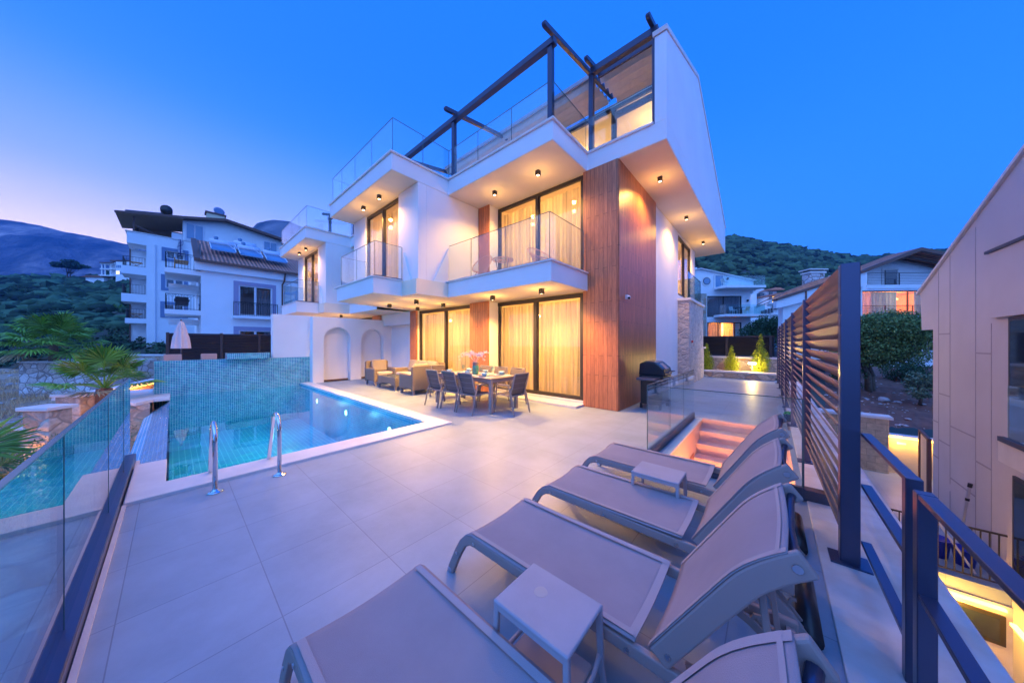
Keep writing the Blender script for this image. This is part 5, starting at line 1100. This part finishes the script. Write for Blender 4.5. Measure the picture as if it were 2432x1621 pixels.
# --- building b : tall apartment block ---
B=thing('apartment_block',(-54,-2,0),'tall white apartment block with blue trimmed windows and a dark sloping roof canopy','building')
m=MB(); hs=[(-.55,.95,11.55,12.5),(-.6,.9,8.05,9.3),(-.65,.9,4.85,6.1)]
def wxb(m,y0,y1,z0,z1,holes,x=-54):
    ys=sorted(set([y0,y1]+[h[0] for h in holes]+[h[1] for h in holes])); zs=sorted(set([z0,z1]+[h[2] for h in holes]+[h[3] for h in holes]))
    for a,b in zip(ys[:-1],ys[1:]):
        for c,d in zip(zs[:-1],zs[1:]):
            if any(h[0]<=a+1e-6 and b<=h[1]+1e-6 and h[2]<=c+1e-6 and d<=h[3]+1e-6 for h in holes): continue
            m.box(x-.4,x,a,b,c,d)
wxb(m,-2.0,12,-8,12.7,hs); m.box(-66,-54.4,-2.0,-1.8,-8,12.7); m.box(-54.4,-54,-3.38,12,12.7,14.0); m.box(-66,-54.4,-3.38,-3.0,12.7,14.0); m.box(-56.5,-54.4,-3.0,-2,12.65,12.75); m.build('wall',pb,B)
MB().box(-54.45,-53.9,-3.5,2.6,14.0,14.08).box(-66,-54.45,-3.5,-3.3,14.0,14.08).build('coping',M['coping'],B)
for i,(y0,y1,z0,z1) in enumerate(hs):
    w=window(B,'x',-54.05,y0,y1,z0,z1,((y0+y1)/2,),sgn=-1,cur='curtain_b',fw=.09); w.data.materials[0]=M['wframe']; lr=room(B,-56,-54.4,y0-.2,y1+.2,z0-.2,z1+.2,'x+'); lr.data.materials[0]=M['lilac']
    MB().box(-54,-53.93,y0-.32,y0,z0-.32,z1+.32).box(-54,-53.93,y1,y1+.32,z0-.32,z1+.32).box(-54,-53.93,y0,y1,z1,z1+.32).box(-54,-53.93,y0,y1,z0-.32,z0).build('window_surround',M['bluetrim'],B)
for z0,z1,y0 in ((9.25,10.15,-3.75),(6.15,7.05,-3.75),(3.75,4.3,-3.5),(.3,.6,-4.6)):
    MB().box(-57.5,-54,y0,-2.0,z0,z1).build('balcony',pb,B); railing(B,(-54.1,y0+.15,0),(-54.1,-2.1,0),z1,z1+1.05,.2); railing(B,(-57.5,y0+.1,0),(-54.1,y0+.1,0),z1,z1+1.05,.3)
    if z1<8 and z0>1: MB().box(-57.3,-54.2,y0+.04,y0+.08,z1,z1+1.0).build('balcony_screen',M['chairs'],B)
MB().box(-57.7,-57.5,-3.3,-2,-6,12.7).build('recess_wall',pb,B); MB().box(-57.52,-57.42,-3.4,-3.3,-6,12.7).build('dark_trim',M['brown'],B)
for z in (10.15,4.3): 
    m=MB().box(-55.2,-54.5,-3.2,-2.3,z+.55,z+.6); m.bar((-55,-3.1,z),(-55,-2.4,z+.55),.05).bar((-55,-2.4,z),(-55,-3.1,z+.55),.05).build('folding_table',M['teak'],B)
MB().tube([(-53.9,-1.35,12.9),(-53.9,-1.35,-2)],.07,8).build('drain_pipe',M['wframe'],B)
# roof canopy
MB().prism([(-4.1,15.85),(.85,16.75),(.85,16.5),(-4.1,15.6)],-60,-53.3,'x').build('canopy',M['brownsoff'],B)
MB().prism([(-4.15,15.82),(.85,16.78),(4.55,17.62),(10.7,16.62),(12.4,16.3),(12.4,16.0),(10.7,16.32),(4.55,17.32),(.85,16.5),(-4.15,15.62)],-53.35,-53.2,'x').build('verge_board',M['brown'],B)
MB().prism([(.85,16.8),(4.55,17.64),(12.4,16.34),(12.4,16.1),(4.55,17.4),(.85,16.5)],-62,-53.35,'x').build('roof',M['brown'],B)
for x,y in((-54.3,-2.9),(-59.5,-2.9)): MB().bar((x,y,14),(x,y,15.9),.16).bar((x,y,14.9),(x,y+1.6,14.2),.12).build('canopy_post',M['brown'],B)
MB().prism([(.8,14.0),(12,12.7),(12,16.2),(4.55,17.4),(.8,16.55)],-58,-54.15,'x').build('attic_wall',pb,B)
MB().box(-60,-59.8,-3.3,.8,14,16.3).build('terrace_back_wall',M['brownsoff'],B)
for y0,y1,z0,z1 in ((1.0,2.6,14.25,16.3),(8.4,10.0,13.7,16.0),(10.3,11.6,13.6,15.6)):
    m=MB().box(-54.15,-54.05,y0,y1,z0,z1).build('attic_window',M['wframe'],B); g=MB()
    g.box(-54.05,-54.0,y0+.12,(y0+y1)/2-.06,z0+.15,z1-.15).box(-54.05,-54.0,(y0+y1)/2+.06,y1-.12,z0+.15,z1-.15); g.build('pane',M['panelg'],m)
ch=MB().box(-55.5,-54.2,2.85,4.5,17.2,18.15).build('chimney',M['room'],B); MB().box(-55.6,-54.1,2.7,4.65,18.15,18.35).build('chimney_cap',M['brown'],B)
t=thing('satellite_dish',(-54.5,4.0,18.4),'round satellite dish behind the chimney of the apartment block','dish'); MB().tube([(0,0,.35),(.12,.02,.38)],[.55,.42],18).build('dish',M['bluetrim'],t,world=False); MB().bar((0,0,0),(0,0,.4),.06).build('mast',M['dark'],t,world=False)
t=thing('solar_water_heater',(-54.3,-.5,16.9),'dark round solar tank on the roof canopy of the apartment block','solar heater'); MB().tube([(-.9,0,.45),(.3,0,.45)],.5,18).build('tank',M['frame'],t,world=False,smooth=True); MB().bar((0,-.4,-.4),(0,0,.4),.07).bar((0,.6,-.2),(0,0,.4),.07).build('stand',M['dark'],t,world=False); MB().prism([(-3.0,-.55),(-.35,-.05),(-.35,-.2),(-3.0,-.75)],-1,.2,'x').build('collector',M['dark'],t,world=False)
t=thing('beach_towel',(-53.7,1.9-1.3,13.9),'blue and white striped towel hanging from the roof terrace parapet','towel'); m=MB()
m.grid(lambda s,u:(.05*math.sin(u*9),-.2+.4*s+.05*math.sin(u*9),-1.9*u+.1),4,14); o=m.build('towel',brickmat('striped_cloth','yzx',(.75,.75,.8),(.75,.75,.8),(.02,.03,.14),30,.17,.045,.9),t,world=False,smooth=True)
t=thing('terrace_chair',(-54.6,.35,14.05),'white chair back standing on the roof terrace parapet','chair'); MB().box(-.05,.05,-.45,.45,.0,.85).box(-.05,.7,-.4,.4,-.1,0).build('chair_shell',M['wframe'],t,world=False,bevel=.04)
# --- far small house on the hill left ---
o=at(239,651,100); k=100/F/5.6; G_=thing('hill_house',(o.x,o.y,0),'small distant white house with tiered balconies on the scrub hillside','house',rz=YAW)
fx_=lambda zx:(zx-1340)*k
fz=lambda zy:H+(Y0-600)*100/F-zy*k
MB().box(fx_(1540),fx_(1760),0,7,fz(420),fz(120)).box(fx_(1340),fx_(1540),2.2,7,fz(420),fz(130)).build('wall',pb,G_,world=False)
for z in (140,212,302): MB().box(fx_(1340),fx_(1540),-.2,2.2,fz(z+8),fz(z-4)).build('balcony_slab',pb,G_,world=False)
for x in (1345,1390,1470,1535): MB().box(fx_(x),fx_(x+10),.0,.2,fz(300),fz(140)).build('column',pb,G_,world=False)
MB().box(fx_(1345),fx_(1530),-.5,3,fz(140),fz(128)).box(fx_(1460),fx_(1700),0,7,fz(112),fz(96)).build('roof',M['brown'],G_,world=False)
for x in range(1550,1660,22): MB().box(fx_(x),fx_(x+16),-.05,0,fz(200),fz(165)).build('window',M['panelg'],G_,world=False)
MB().box(fx_(1548),fx_(1590),-.05,0,fz(285),fz(243)).build('lit_window',emis('lit_window',(1,.75,.3),1.2),G_,world=False); MB().box(fx_(1600),fx_(1660),-.05,0,fz(285),fz(245)).build('window',M['panelg'],G_,world=False)
o=at(192,656,100); t=thing('red_roof_house',(o.x,o.y,0),'low house with a red roof beside the umbrella pine','house',rz=YAW); q=lambda zx:(zx-1060)*k
MB().prism([(q(1050),fz(318)),(q(1120),fz(300)),(q(1340),fz(302)),(q(1340),fz(322))],0,5,'y').build('roof',M['tile_roof'],t,world=False); MB().box(q(1090),q(1335),.6,5,fz(400),fz(320)).build('wall',pb,t,world=False); MB().prism([(q(1210),fz(302)),(q(1260),fz(275)),(q(1320),fz(278)),(q(1330),fz(302))],1,1.3,'y').build('solar_collector',M['wframe'],t,world=False)
# --- house c (behind the rear fence) ---
k=32/F/7.84; o=at(1600+400/7.84,800,32); C_=thing('hillside_villa',(o.x,o.y,0),'white three storey villa with a round window and glass balconies beyond the rear fence','house',rz=YAW-.02)
x_=lambda zx:(zx-400)*k
z_=lambda zy:H+(Y0-600)*32/F-zy*k
holes=[(x_(620),x_(1250),z_(1195),z_(805)),(x_(620),x_(1250),z_(1700),z_(1295))]
wallholes(C_,x_(610),x_(1415),z_(1900),z_(760),holes,0,.3,pb)
MB().prism([(x_(280),z_(760)),(x_(1470),z_(760)),(x_(1470),z_(525)),(x_(485),z_(305)),(x_(280),z_(355))],0,.3,'y').build('gable_wall',pb,C_,world=False)
MB().box(x_(240),x_(610),0,.3,z_(1900),z_(765)).build('stone_wall',M['stone_r'],C_,world=False); MB().box(x_(1130),x_(1415),.3,6,z_(1900),z_(760)).box(x_(280),x_(620),.3,6,z_(1900),z_(760)).build('wall',pb,C_,world=False)
MB().prism([(x_(270),z_(345)),(x_(485),z_(292)),(x_(1490),z_(520)),(x_(1490),z_(533)),(x_(485),z_(306)),(x_(270),z_(358))],-.25,7,'y').build('roof',M['coping'],C_,world=False)
MB().box(x_(1470),x_(1620),2,7,z_(720),z_(560)).build('wing_wall',pb,C_,world=False)
for zt_,zb in ((655,700),(1165,1210)):
    MB().prism([(x_(735),-1.0),(x_(800),-1.5),(x_(1490),-1.5),(x_(1490),0),(x_(735),0)],z_(zb),z_(zt_)).build('balcony',pb,C_,world=False,bevel=.03)
    for a,b in (((x_(745),-1.0),(x_(800),-1.45)),((x_(800),-1.45),(x_(1475),-1.45)),((x_(1475),-1.45),(x_(1475),0))):
        MB().bar((a[0],a[1],z_(zt_)+.5),(b[0],b[1],z_(zt_)+.5),.02,1.0).build('glass_panel',M['glass_green'],C_,world=False)
MB().bar((x_(780),-2.0,z_(1568)+.3),(x_(1480),-2.0,z_(1568)+.3),.02,.9).build('glass_panel',M['glass_green'],C_,world=False)
wirewin(None,C_,None,x_(620),x_(1250),z_(1195),z_(805),.05,(x_(925),),fm='frame',fw=.09,curtain=[(x_(640),x_(1230),'curtain_g')]); lroom(C_,x_(615),x_(1130),.3,3,z_(1200),z_(800),'lilac')
wirewin(None,C_,None,x_(620),x_(1250),z_(1700),z_(1295),.05,(x_(825),x_(1130)),fm='frame',fw=.09,curtain=[(x_(630),x_(900),'curtain_g'),(x_(940),x_(1120),'curtain')]); lroom(C_,x_(615),x_(1255),.3,3,z_(1700),z_(1290)); llight(C_,(x_(1000),1.6,z_(1380)),300,(1,.42,.10)); llight(C_,(x_(1190),1.0,z_(1400)),160,(1,.55,.05))
m=MB().tube([(x_(605),-.06,z_(530)),(x_(605),0,z_(530))],90*k,26).build('round_window',M['coping'],C_,world=False); MB().tube([(x_(605),-.08,z_(530)),(x_(605),-.06,z_(530))],68*k,26).build('pane',M['pane_dark'],m,world=False); MB().tube([(x_(605),-.10,z_(530)),(x_(605),-.08,z_(530))],55*k,26).build('pane',M['panelg'],m,world=False)
m=MB().box(x_(735),x_(765),-.08,0,z_(680),z_(410)).box(x_(905),x_(935),-.08,0,z_(680),z_(410)).box(x_(765),x_(905),-.08,0,z_(430),z_(410)).build('door_surround',M['coping'],C_,world=False); MB().box(x_(765),x_(905),-.04,0,z_(668),z_(430)).build('balcony_door',M['panelg'],C_,world=False)
for a,b in ((985,485),(1350,890),(1340,1380)): MB().box(x_(a-10),x_(a+14),-.16,-.02,z_(b+25),z_(b-15)).build('wall_lantern',M['iron'],C_,world=False)
for a,b,w in ((480,230,.35),(560,270,.1),(650,290,.2)): MB().box(x_(a),x_(a)+w,1,1.4,z_(330),z_(b)).build('roof_unit',M['wframe'],C_,world=False)
t=thing('water_tank',tuple(Vector((o.x,o.y,0))+Matrix.Rotation(YAW,3,'Z')@Vector((x_(1035),.5,z_(420)))),'small round white tank on the sloping roof of the villa beyond the fence','tank'); MB().lathe([(.1,0),(.14,.1),(.14,.26),(.06,.33)],12).build('tank',M['pvc'],t,world=False,smooth=True)
def bchair(zx,zy,mat,label,back=1):
    w=Vector((o.x,o.y,0))+Matrix.Rotation(YAW,3,'Z')@Vector((x_(zx),-.9,z_(zy)+.02)); t=thing('balcony_chair',w,label,'chair',rz=YAW); 
    MB().box(-.24,.24,-.2,.25,.42,.46).build('seat',M[mat],t,world=False,bevel=.02); MB().prism([(back*.20,.45),(back*.30,.82),(back*.36,.80),(back*.25,.42)],-.22,.25,'y').build('backrest',M[mat],t,world=False)
    for a in(-.22,.22):
        for b in(-.18,.2): MB().bar((a,b,.43),(a*1.1,b,0),.03).build('leg',M[mat],t,world=False)
bchair(1000,1165,'wframe','white chair on the middle balcony of the villa beyond the fence',-1); bchair(1210,1165,'room','yellow chair on the middle balcony of the villa beyond the fence',1); bchair(850,655,'coping','pale armchair on the top balcony of the villa beyond the fence',-1)
w=Vector((o.x,o.y,0))+Matrix.Rotation(YAW,3,'Z')@Vector((x_(1105),-.8,z_(1165)+.02)); t=thing('balcony_table',w,'dark table between two chairs on the middle balcony beyond the fence','table',rz=YAW); MB().box(-.45,.45,-.3,.3,.70,.74).build('top',M['iron'],t,world=False); MB().bar((-.3,0,.7),(-.35,0,0),.05).bar((.3,0,.7),(.35,0,0),.05).build('legs',M['iron'],t,world=False)
# person sitting on the lowest balcony, only head and shoulders clear of the fence
w=Vector((o.x,o.y,0))+Matrix.Rotation(YAW,3,'Z')@Vector((x_(1035),-1.7,0)); hz=z_(1525)
ME=bpy.data.meshes.new('person'); vs=[(0,0,-.62),(0,.01,-.38),(0,.01,-.20),(0,.0,-.13),(0,-.01,-.07),(0,-.02,.02),(0,-.02,.09),(-.18,.01,-.22),(-.25,-.03,-.45),(-.18,-.25,-.52),(.18,.01,-.22),(.25,-.03,-.45),(.18,-.25,-.52),(-.1,-.05,-.66),(-.12,-.45,-.66),(-.12,-.48,-1.08),(.1,-.05,-.66),(.12,-.45,-.66),(.12,-.48,-1.08)]
es=[(0,1),(1,2),(2,3),(3,4),(4,5),(5,6),(2,7),(7,8),(8,9),(2,10),(10,11),(11,12),(0,13),(13,14),(14,15),(0,16),(16,17),(17,18)]
rs=[.15,.15,.13,.055,.06,.095,.07,.07,.045,.035,.07,.045,.035,.09,.075,.05,.09,.075,.05]
ME.from_pydata(vs,es,[]); po=bpy.data.objects.new('person',ME); COL.objects.link(po); po.location=(w.x,w.y,hz); po.rotation_euler=(0,0,YAW+.4); sk=po.modifiers.new('skin','SKIN'); 
for d,r in zip(ME.skin_vertices[0].data,rs): d.radius=(r,r)
ME.skin_vertices[0].data[0].use_root=True; po.modifiers.new('s','SUBSURF').render_levels=2; ME.materials.append(M['shirt']); tag(po,'person in dark clothes sitting on the lit lower balcony beyond the rear fence','person')
hm=MB().lathe([(.02,.135),(.07,.12),(.10,.07),(.102,.02),(.09,-.01)],14,(0,.0,0)); hh=hm.build('hair',M['hair'],po,world=False,smooth=True)
fm_=MB(); fm_.lathe([(.01,.10),(.055,.08),(.078,.03),(.07,-.03),(.04,-.075),(.01,-.085)],14,(0,-.045,0)); fm_.box(-.01,.01,-.135,-.11,-.01,.03); fm_.build('face',M['skin'],po,world=False,smooth=True)
# --- house d (behind the big post) ---
k=22/F/5.444; o=at(2000+225/5.444,800,22); D_=thing('gabled_house',(o.x,o.y,0),'white gabled house with a lit window band and blue curtains behind the gnarled tree','house',rz=YAW-.06)
x_=lambda zx:(zx-225)*k
z_=lambda zy:H+(Y0-500)*22/F-zy*k
wallholes(D_,x_(40),x_(1900),z_(2100),z_(1010),[(x_(60),x_(1240),z_(1362),z_(1035))],0,.25,pb)
MB().prism([(x_(60),z_(990)),(x_(1900),z_(990)),(x_(1900),z_(860)),(x_(910),z_(560)),(x_(60),z_(860))],1.3,1.6,'y').build('gable_wall',pb,D_,world=False)
MB().box(x_(310),x_(1900),0,1.3,z_(1012),z_(990)).build('balcony_floor',pb,D_,world=False); MB().box(x_(60),x_(310),0,1.3,z_(1010),z_(790)).build('side_wall',pb,D_,world=False); MB().box(x_(310),x_(1900),-.05,.05,z_(1012),z_(965)).build('parapet',pb,D_,world=False)
rp=[(x_(60),z_(838)),(x_(910),z_(502)),(x_(1900),z_(740)),(x_(1900),z_(782)),(x_(910),z_(545)),(x_(60),z_(880))]
MB().prism(rp,-.3,-.1,'y').build('verge_board',M['brown'],D_,world=False); MB().prism(rp,-.1,1.8,'y').build('roof',M['tile_roof'],D_,world=False)
for dy in(.35,.95): MB().prism([(x_(760),z_(640)),(x_(910),z_(570)),(x_(1900),z_(806)),(x_(1900),z_(835)),(x_(910),z_(598))],dy,dy+.14,'y').build('rafter',M['brown'],D_,world=False)
for a,b,c,d in ((320,465,905,785),(765,915,938,725)):
    m=MB().box(x_(a-28),x_(b+28),1.22,1.3,z_(c+4),z_(d-22)).build('surround',M['coping'],D_,world=False); MB().box(x_(a),x_(b),1.16,1.22,z_(c),z_(d)).build('window',M['pane_dark'],D_,world=False)
rm=MB()
for i in range(7): rm.box(x_(315),x_(1900),-.02,.0,z_(960)+.03+i*.115,z_(960)+.045+i*.115)
for a in (315,700,1115,1500): rm.box(x_(a-5),x_(a+5),-.03,.01,z_(965),z_(810))
rm.box(x_(315),x_(1900),-.03,.01,z_(815),z_(808)).build('balcony_railing',M['iron'],D_,world=False)
rm=MB()
for i in range(6): rm.box(x_(60),x_(1300),-.52,-.5,z_(1365)+.05+i*.10,z_(1365)+.06+i*.10)
for a in (100,435,755,1080): rm.box(x_(a-4),x_(a+4),-.53,-.49,z_(1368),z_(1240))
rm.box(x_(60),x_(1300),-.53,-.49,z_(1245),z_(1238)).build('balcony_railing',M['iron'],D_,world=False); MB().box(x_(0),x_(1300),-.6,0,z_(1440),z_(1368)).build('balcony_slab',pb,D_,world=False)
wirewin(None,D_,None,x_(60),x_(1240),z_(1362),z_(1035),.05,(x_(812),),fm='frame',fw=.08,curtain=[(x_(275),x_(400),'curtain_g'),(x_(400),x_(705),'curtain_b'),(x_(920),x_(1230),'curtain_b')]); lroom(D_,x_(55),x_(1245),.25,3.5,z_(1364),z_(1030)); llight(D_,(x_(760),1.8,z_(1110)),330,(1,.42,.12)); llight(D_,(x_(150),1.8,z_(1110)),200,(1,.42,.12))
w=Vector((o.x,o.y,0))+Matrix.Rotation(YAW,3,'Z')@Vector((x_(905),1.0,z_(1110))); t=thing('pendant_lamp',w,'glowing cone pendant lamp inside the window band with blue curtains','lamp'); MB().lathe([(.02,.12),(.17,-.08)],14).build('shade',emis('shade_glow',(1,.62,.15),8.),t,world=False); MB().tube([(0,0,.1),(0,0,.6)],.008,5).build('cord',M['dark'],t,world=False)
w=Vector((o.x,o.y,0))+Matrix.Rotation(YAW,3,'Z')@Vector((x_(1060),-3,z_(1560))); t=thing('blue_awning',w,'bright blue awning beside the lower eave of the taupe house','awning',rz=YAW); MB().prism([(-.7,-.05),(-.2,.35),(1.2,.30),(1.2,-.05)],0,1.5,'y').build('awning_cloth',P('royal_blue_cloth',(.01,.08,.65),.7),t,world=False)
# --- house f : low white house with red roof and stone chimney left of the big post ---
k=18/F/2.826; o=at(1600+690/2.826,800,18.5); F_=thing('low_house',(o.x,o.y,0),'low white house with red tiles and a stone chimney just above the louvre fence','house',rz=YAW)
k=18.5/F/2.826; x_=lambda zx:(zx-690)*k
z_=lambda zy:H+(Y0-500)*18.5/F-zy*k
MB().prism([(x_(690),z_(655)),(x_(760),z_(640)),(x_(1300),z_(500)),(x_(1300),z_(405)),(x_(690),z_(600))],0,.25,'y').build('fascia',pb,F_,world=False); MB().prism([(x_(755),z_(1000)),(x_(1300),z_(1000)),(x_(1300),z_(500)),(x_(760),z_(645))],.27,.6,'y').build('wall',pb,F_,world=False)
MB().prism([(x_(686),z_(604)),(x_(686),z_(592)),(x_(1300),z_(392)),(x_(1300),z_(408))],-.1,0.29,'y').build('roof_edge',M['brown'],F_,world=False)
MB().prism([(x_(690),z_(590)),(x_(820),z_(528)),(x_(995),z_(462)),(x_(1300),z_(370)),(x_(1300),z_(400))],.3,.7,'y').build('roof',M['tile_roof'],F_,world=False)
c=MB().box(x_(998),x_(1100),.75,1.3,z_(480),z_(398)).build('chimney',M['stone_f'],F_,world=False); MB().box(x_(992),x_(1106),.7,1.36,z_(400),z_(388)).box(x_(984),x_(1114),.66,1.42,z_(378),z_(370)).build('chimney_cap',M['coping'],c,world=False); MB().box(x_(1000),x_(1098),.8,1.25,z_(389),z_(377)).build('chimney_vent',M['iron'],c,world=False)
MB().bar((x_(884),-.05,z_(540)),(x_(884),-.05,z_(605)),.06,.05).build('downpipe',M['brown'],F_,world=False)
# --- house e : far stepped houses ---
k=62/F/7.84; o=at(1600+1430/7.84,800,62); E_=thing('stepped_apartments',(o.x,o.y,0),'far white stepped apartments with red roofs and lit terraces below the hill','building',rz=YAW)
x_=lambda zx:(zx-1430)*k
z_=lambda zy:H+(Y0-600)*62/F-zy*k
MB().prism([(x_(1600),z_(1000)),(x_(1860),z_(1000)),(x_(1990),z_(1000)),(x_(1990),z_(610)),(x_(1740),z_(560)),(x_(1600),z_(590))],4,9,'y').build('wall',pb,E_,world=False); MB().box(x_(1700),x_(1742),3.4,4.1,z_(800),z_(535)).build('chimney',pb,E_,world=False)
MB().prism([(x_(1865),z_(680)),(x_(1980),z_(628)),(x_(2070),z_(632)),(x_(2160),z_(665)),(x_(2140),z_(672))],1,7,'y').build('roof',M['tile_roof'],E_,world=False); MB().box(x_(1885),x_(2075),2,6,z_(900),z_(678)).build('wall',pb,E_,world=False)
MB().prism([(x_(1670),z_(825)),(x_(1740),z_(785)),(x_(2300),z_(700)),(x_(2400),z_(820))],-2,3,'y').build('roof',M['tile_roof'],E_,world=False)
MB().box(x_(1690),x_(2330),-1,3,z_(965),z_(935)).box(x_(1700),x_(2330),-.4,3,z_(1400),z_(965)).box(x_(1700),x_(1760),-1,3,z_(935),z_(830)).build('wall',pb,E_,world=False)
MB().box(x_(1800),x_(1910),-.6,0,z_(930),z_(820)).build('lit_terrace',emis('terrace_glow',(1,.60,.18),1.6),E_,world=False)
MB().prism([(x_(1400),-.5),(x_(1710),-1.2),(x_(1710),3),(x_(1400),6)],z_(1400),z_(1010)).build('wall',pb,E_,world=False); MB().bar((x_(1480),-.9,z_(985)),(x_(1700),-1.25,z_(860)),.12,.12).bar((x_(1480),-.9,z_(1015)),(x_(1700),-1.25,z_(930)),.12,.12).build('terrace_rail',M['brown'],E_,world=False)
for a,b,c,d in ((1560,1160,30,70),(1610,1140,30,70),(1665,1140,30,90),(1720,1130,30,90),(1810,1060,90,80),(2030,1090,50,90),(1745,780,90,60),(1925,750,70,55)): MB().box(x_(a),x_(a+c),-1.35 if b>900 else 1.9,-.3 if b>900 else 4.1,z_(b),z_(b-d)).build('window',M['pane_dark'],E_,world=False)
for a,b in ((1630,630),(1790,620)): m=MB().tube([(x_(a),3.9,z_(b)),(x_(a),4.0,z_(b))],32*k,18).build('round_window',M['coping'],E_,world=False); MB().tube([(x_(a),3.84,z_(b)),(x_(a),3.9,z_(b))],22*k,18).build('pane',M['pane_dark'],m,world=False)
MB().box(x_(1562),x_(1612),3.9,4.1,z_(795),z_(735)).build('lit_window',emis('lit_window2',(1,.62,.15),1.5),E_,world=False); MB().box(x_(1430),x_(1620),1,6,z_(1000),z_(720)).build('wall',pb,E_,world=False); MB().box(x_(1700),x_(2090),-2.5,-1,z_(1175),z_(1140)).build('balcony',pb,E_,world=False)
for a in (1440,1465): MB().box(x_(a),x_(a+12),.9,1,z_(850),z_(800)).build('lit_window',M['lamp'],E_,world=False)
hz=MB().box(-1250,1150,-900,1500,-12,330).build('haze',P('haze_air',(1,1,1)),None); hm_=hz.data.materials[0]; tt=NT(hm_); tt.n.remove(tt.n['Principled BSDF']); vo=tt.a('VolumePrincipled'); vo.inputs['Color'].default_value=(.16,.42,1,1); vo.inputs['Density'].default_value=.00042; vo.inputs['Anisotropy'].default_value=.2; tt.k(vo.outputs[0],tt.n['Material Output'].inputs['Volume']); tag(hz,'blue evening haze over the valley','haze',kind='stuff')
# ================= WORLD, SUN, CAMERA =================
W_=bpy.data.worlds.new('World'); S.world=W_; W_.use_nodes=True; t=NT(W_); bg=t.n['Background']
tc=t.a('TexCoord'); nv=t.a('VectorMath',_operation='NORMALIZE'); t.k(tc.outputs['Generated'],nv.inputs[0]); sp=t.a('SeparateXYZ'); t.k(nv.outputs[0],sp.inputs[0])
def mr(src,a,b,c,d,interp='SMOOTHSTEP'):
    m=t.a('MapRange',_interpolation_type=interp); t.k(src,m.inputs['Value']); 
    for q,v in zip(('From Min','From Max','To Min','To Max'),(a,b,c,d)): m.inputs[q].default_value=v
    return m.outputs[0]
gd=Vector(ray(60,Y0)); gd.normalize()
dp=t.a('VectorMath',_operation='DOT_PRODUCT'); t.k(nv.outputs[0],dp.inputs[0]); dp.inputs[1].default_value=tuple(gd)
az=mr(dp.outputs['Value'],.30,1.0,0,1); azw=mr(dp.outputs['Value'],-.6,.95,0,1)
el=mr(sp.outputs['Z'],.05,.62,1,0); el2=mr(sp.outputs['Z'],.08,.52,1,0)
def mul(a,b): m=t.a('Math',_operation='MULTIPLY'); t.k(a,m.inputs[0]); t.k(b,m.inputs[1]); return m.outputs[0]
base=mixc(t,mr(sp.outputs['Z'],.0,.75,0,1),(.018,.31,1.45),(.008,.19,1.08))
c1=mixc(t,mul(azw,el),base,(.13,.38,1.35)); c2=mixc(t,mul(az,el2),c1,(.52,.60,1.3))
c2=mixc(t,mul(mr(dp.outputs['Value'],.62,1.0,0,.9),mr(sp.outputs['Z'],.12,.34,1,0)),c2,(1.2,1.0,1.15))
dp2=t.a('VectorMath',_operation='DOT_PRODUCT'); t.k(nv.outputs[0],dp2.inputs[0]); dp2.inputs[1].default_value=tuple(Vector((sy,-cy,0))+Vector((0,0,.25)))
c2=mixc(t,mr(dp2.outputs['Value'],-.15,.8,0,1),c2,(.34,.80,2.1))  # added unseen sky glow behind the camera, lifts surfaces that face it
SUN_EL=2.0; sr=math.atan2(gd.x,gd.y)
sk=t.a('TexSky',_sky_type='NISHITA'); sk.sun_disc=False; sk.sun_elevation=R(SUN_EL); sk.sun_rotation=sr
ad=mixc(t,1.,c2,mixc(t,1.,sk.outputs[0],(.02,.02,.02),'MULTIPLY'),'ADD')
t.k(ad,bg.inputs[0]); bg.inputs[1].default_value=SKY_STRENGTH if 'SKY_STRENGTH' in globals() else 1.0
sd=bpy.data.lights.new('twilight_sun','SUN'); sd.energy=.12; sd.angle=R(50); sd.color=(.5,.75,1.0); so=bpy.data.objects.new('twilight_sun',sd); COL.objects.link(so)
dv=-(gd+Vector((0,0,.55))-.55*Vector((-sy,cy,0))*1.0); so.rotation_euler=dv.to_track_quat('-Z','Y').to_euler()
cam=bpy.data.cameras.new('camera'); co=bpy.data.objects.new('camera',cam); COL.objects.link(co); co.location=(0,0,H); co.rotation_euler=(R(90),0,YAW)
cam.sensor_width=36; cam.lens=F/2432*36; cam.shift_y=(Y0-810.5)/2432; cam.clip_start=.03; cam.clip_end=4000; S.camera=co
S.view_settings.view_transform='Standard'; S.view_settings.look='None'; S.view_settings.exposure=.34; S.view_settings.gamma=1
S.cycles.max_bounces=10; S.cycles.transparent_max_bounces=24; S.cycles.diffuse_bounces=4; S.cycles.glossy_bounces=4; S.cycles.sample_clamp_indirect=4; S.cycles.caustics_reflective=False; S.cycles.caustics_refractive=False
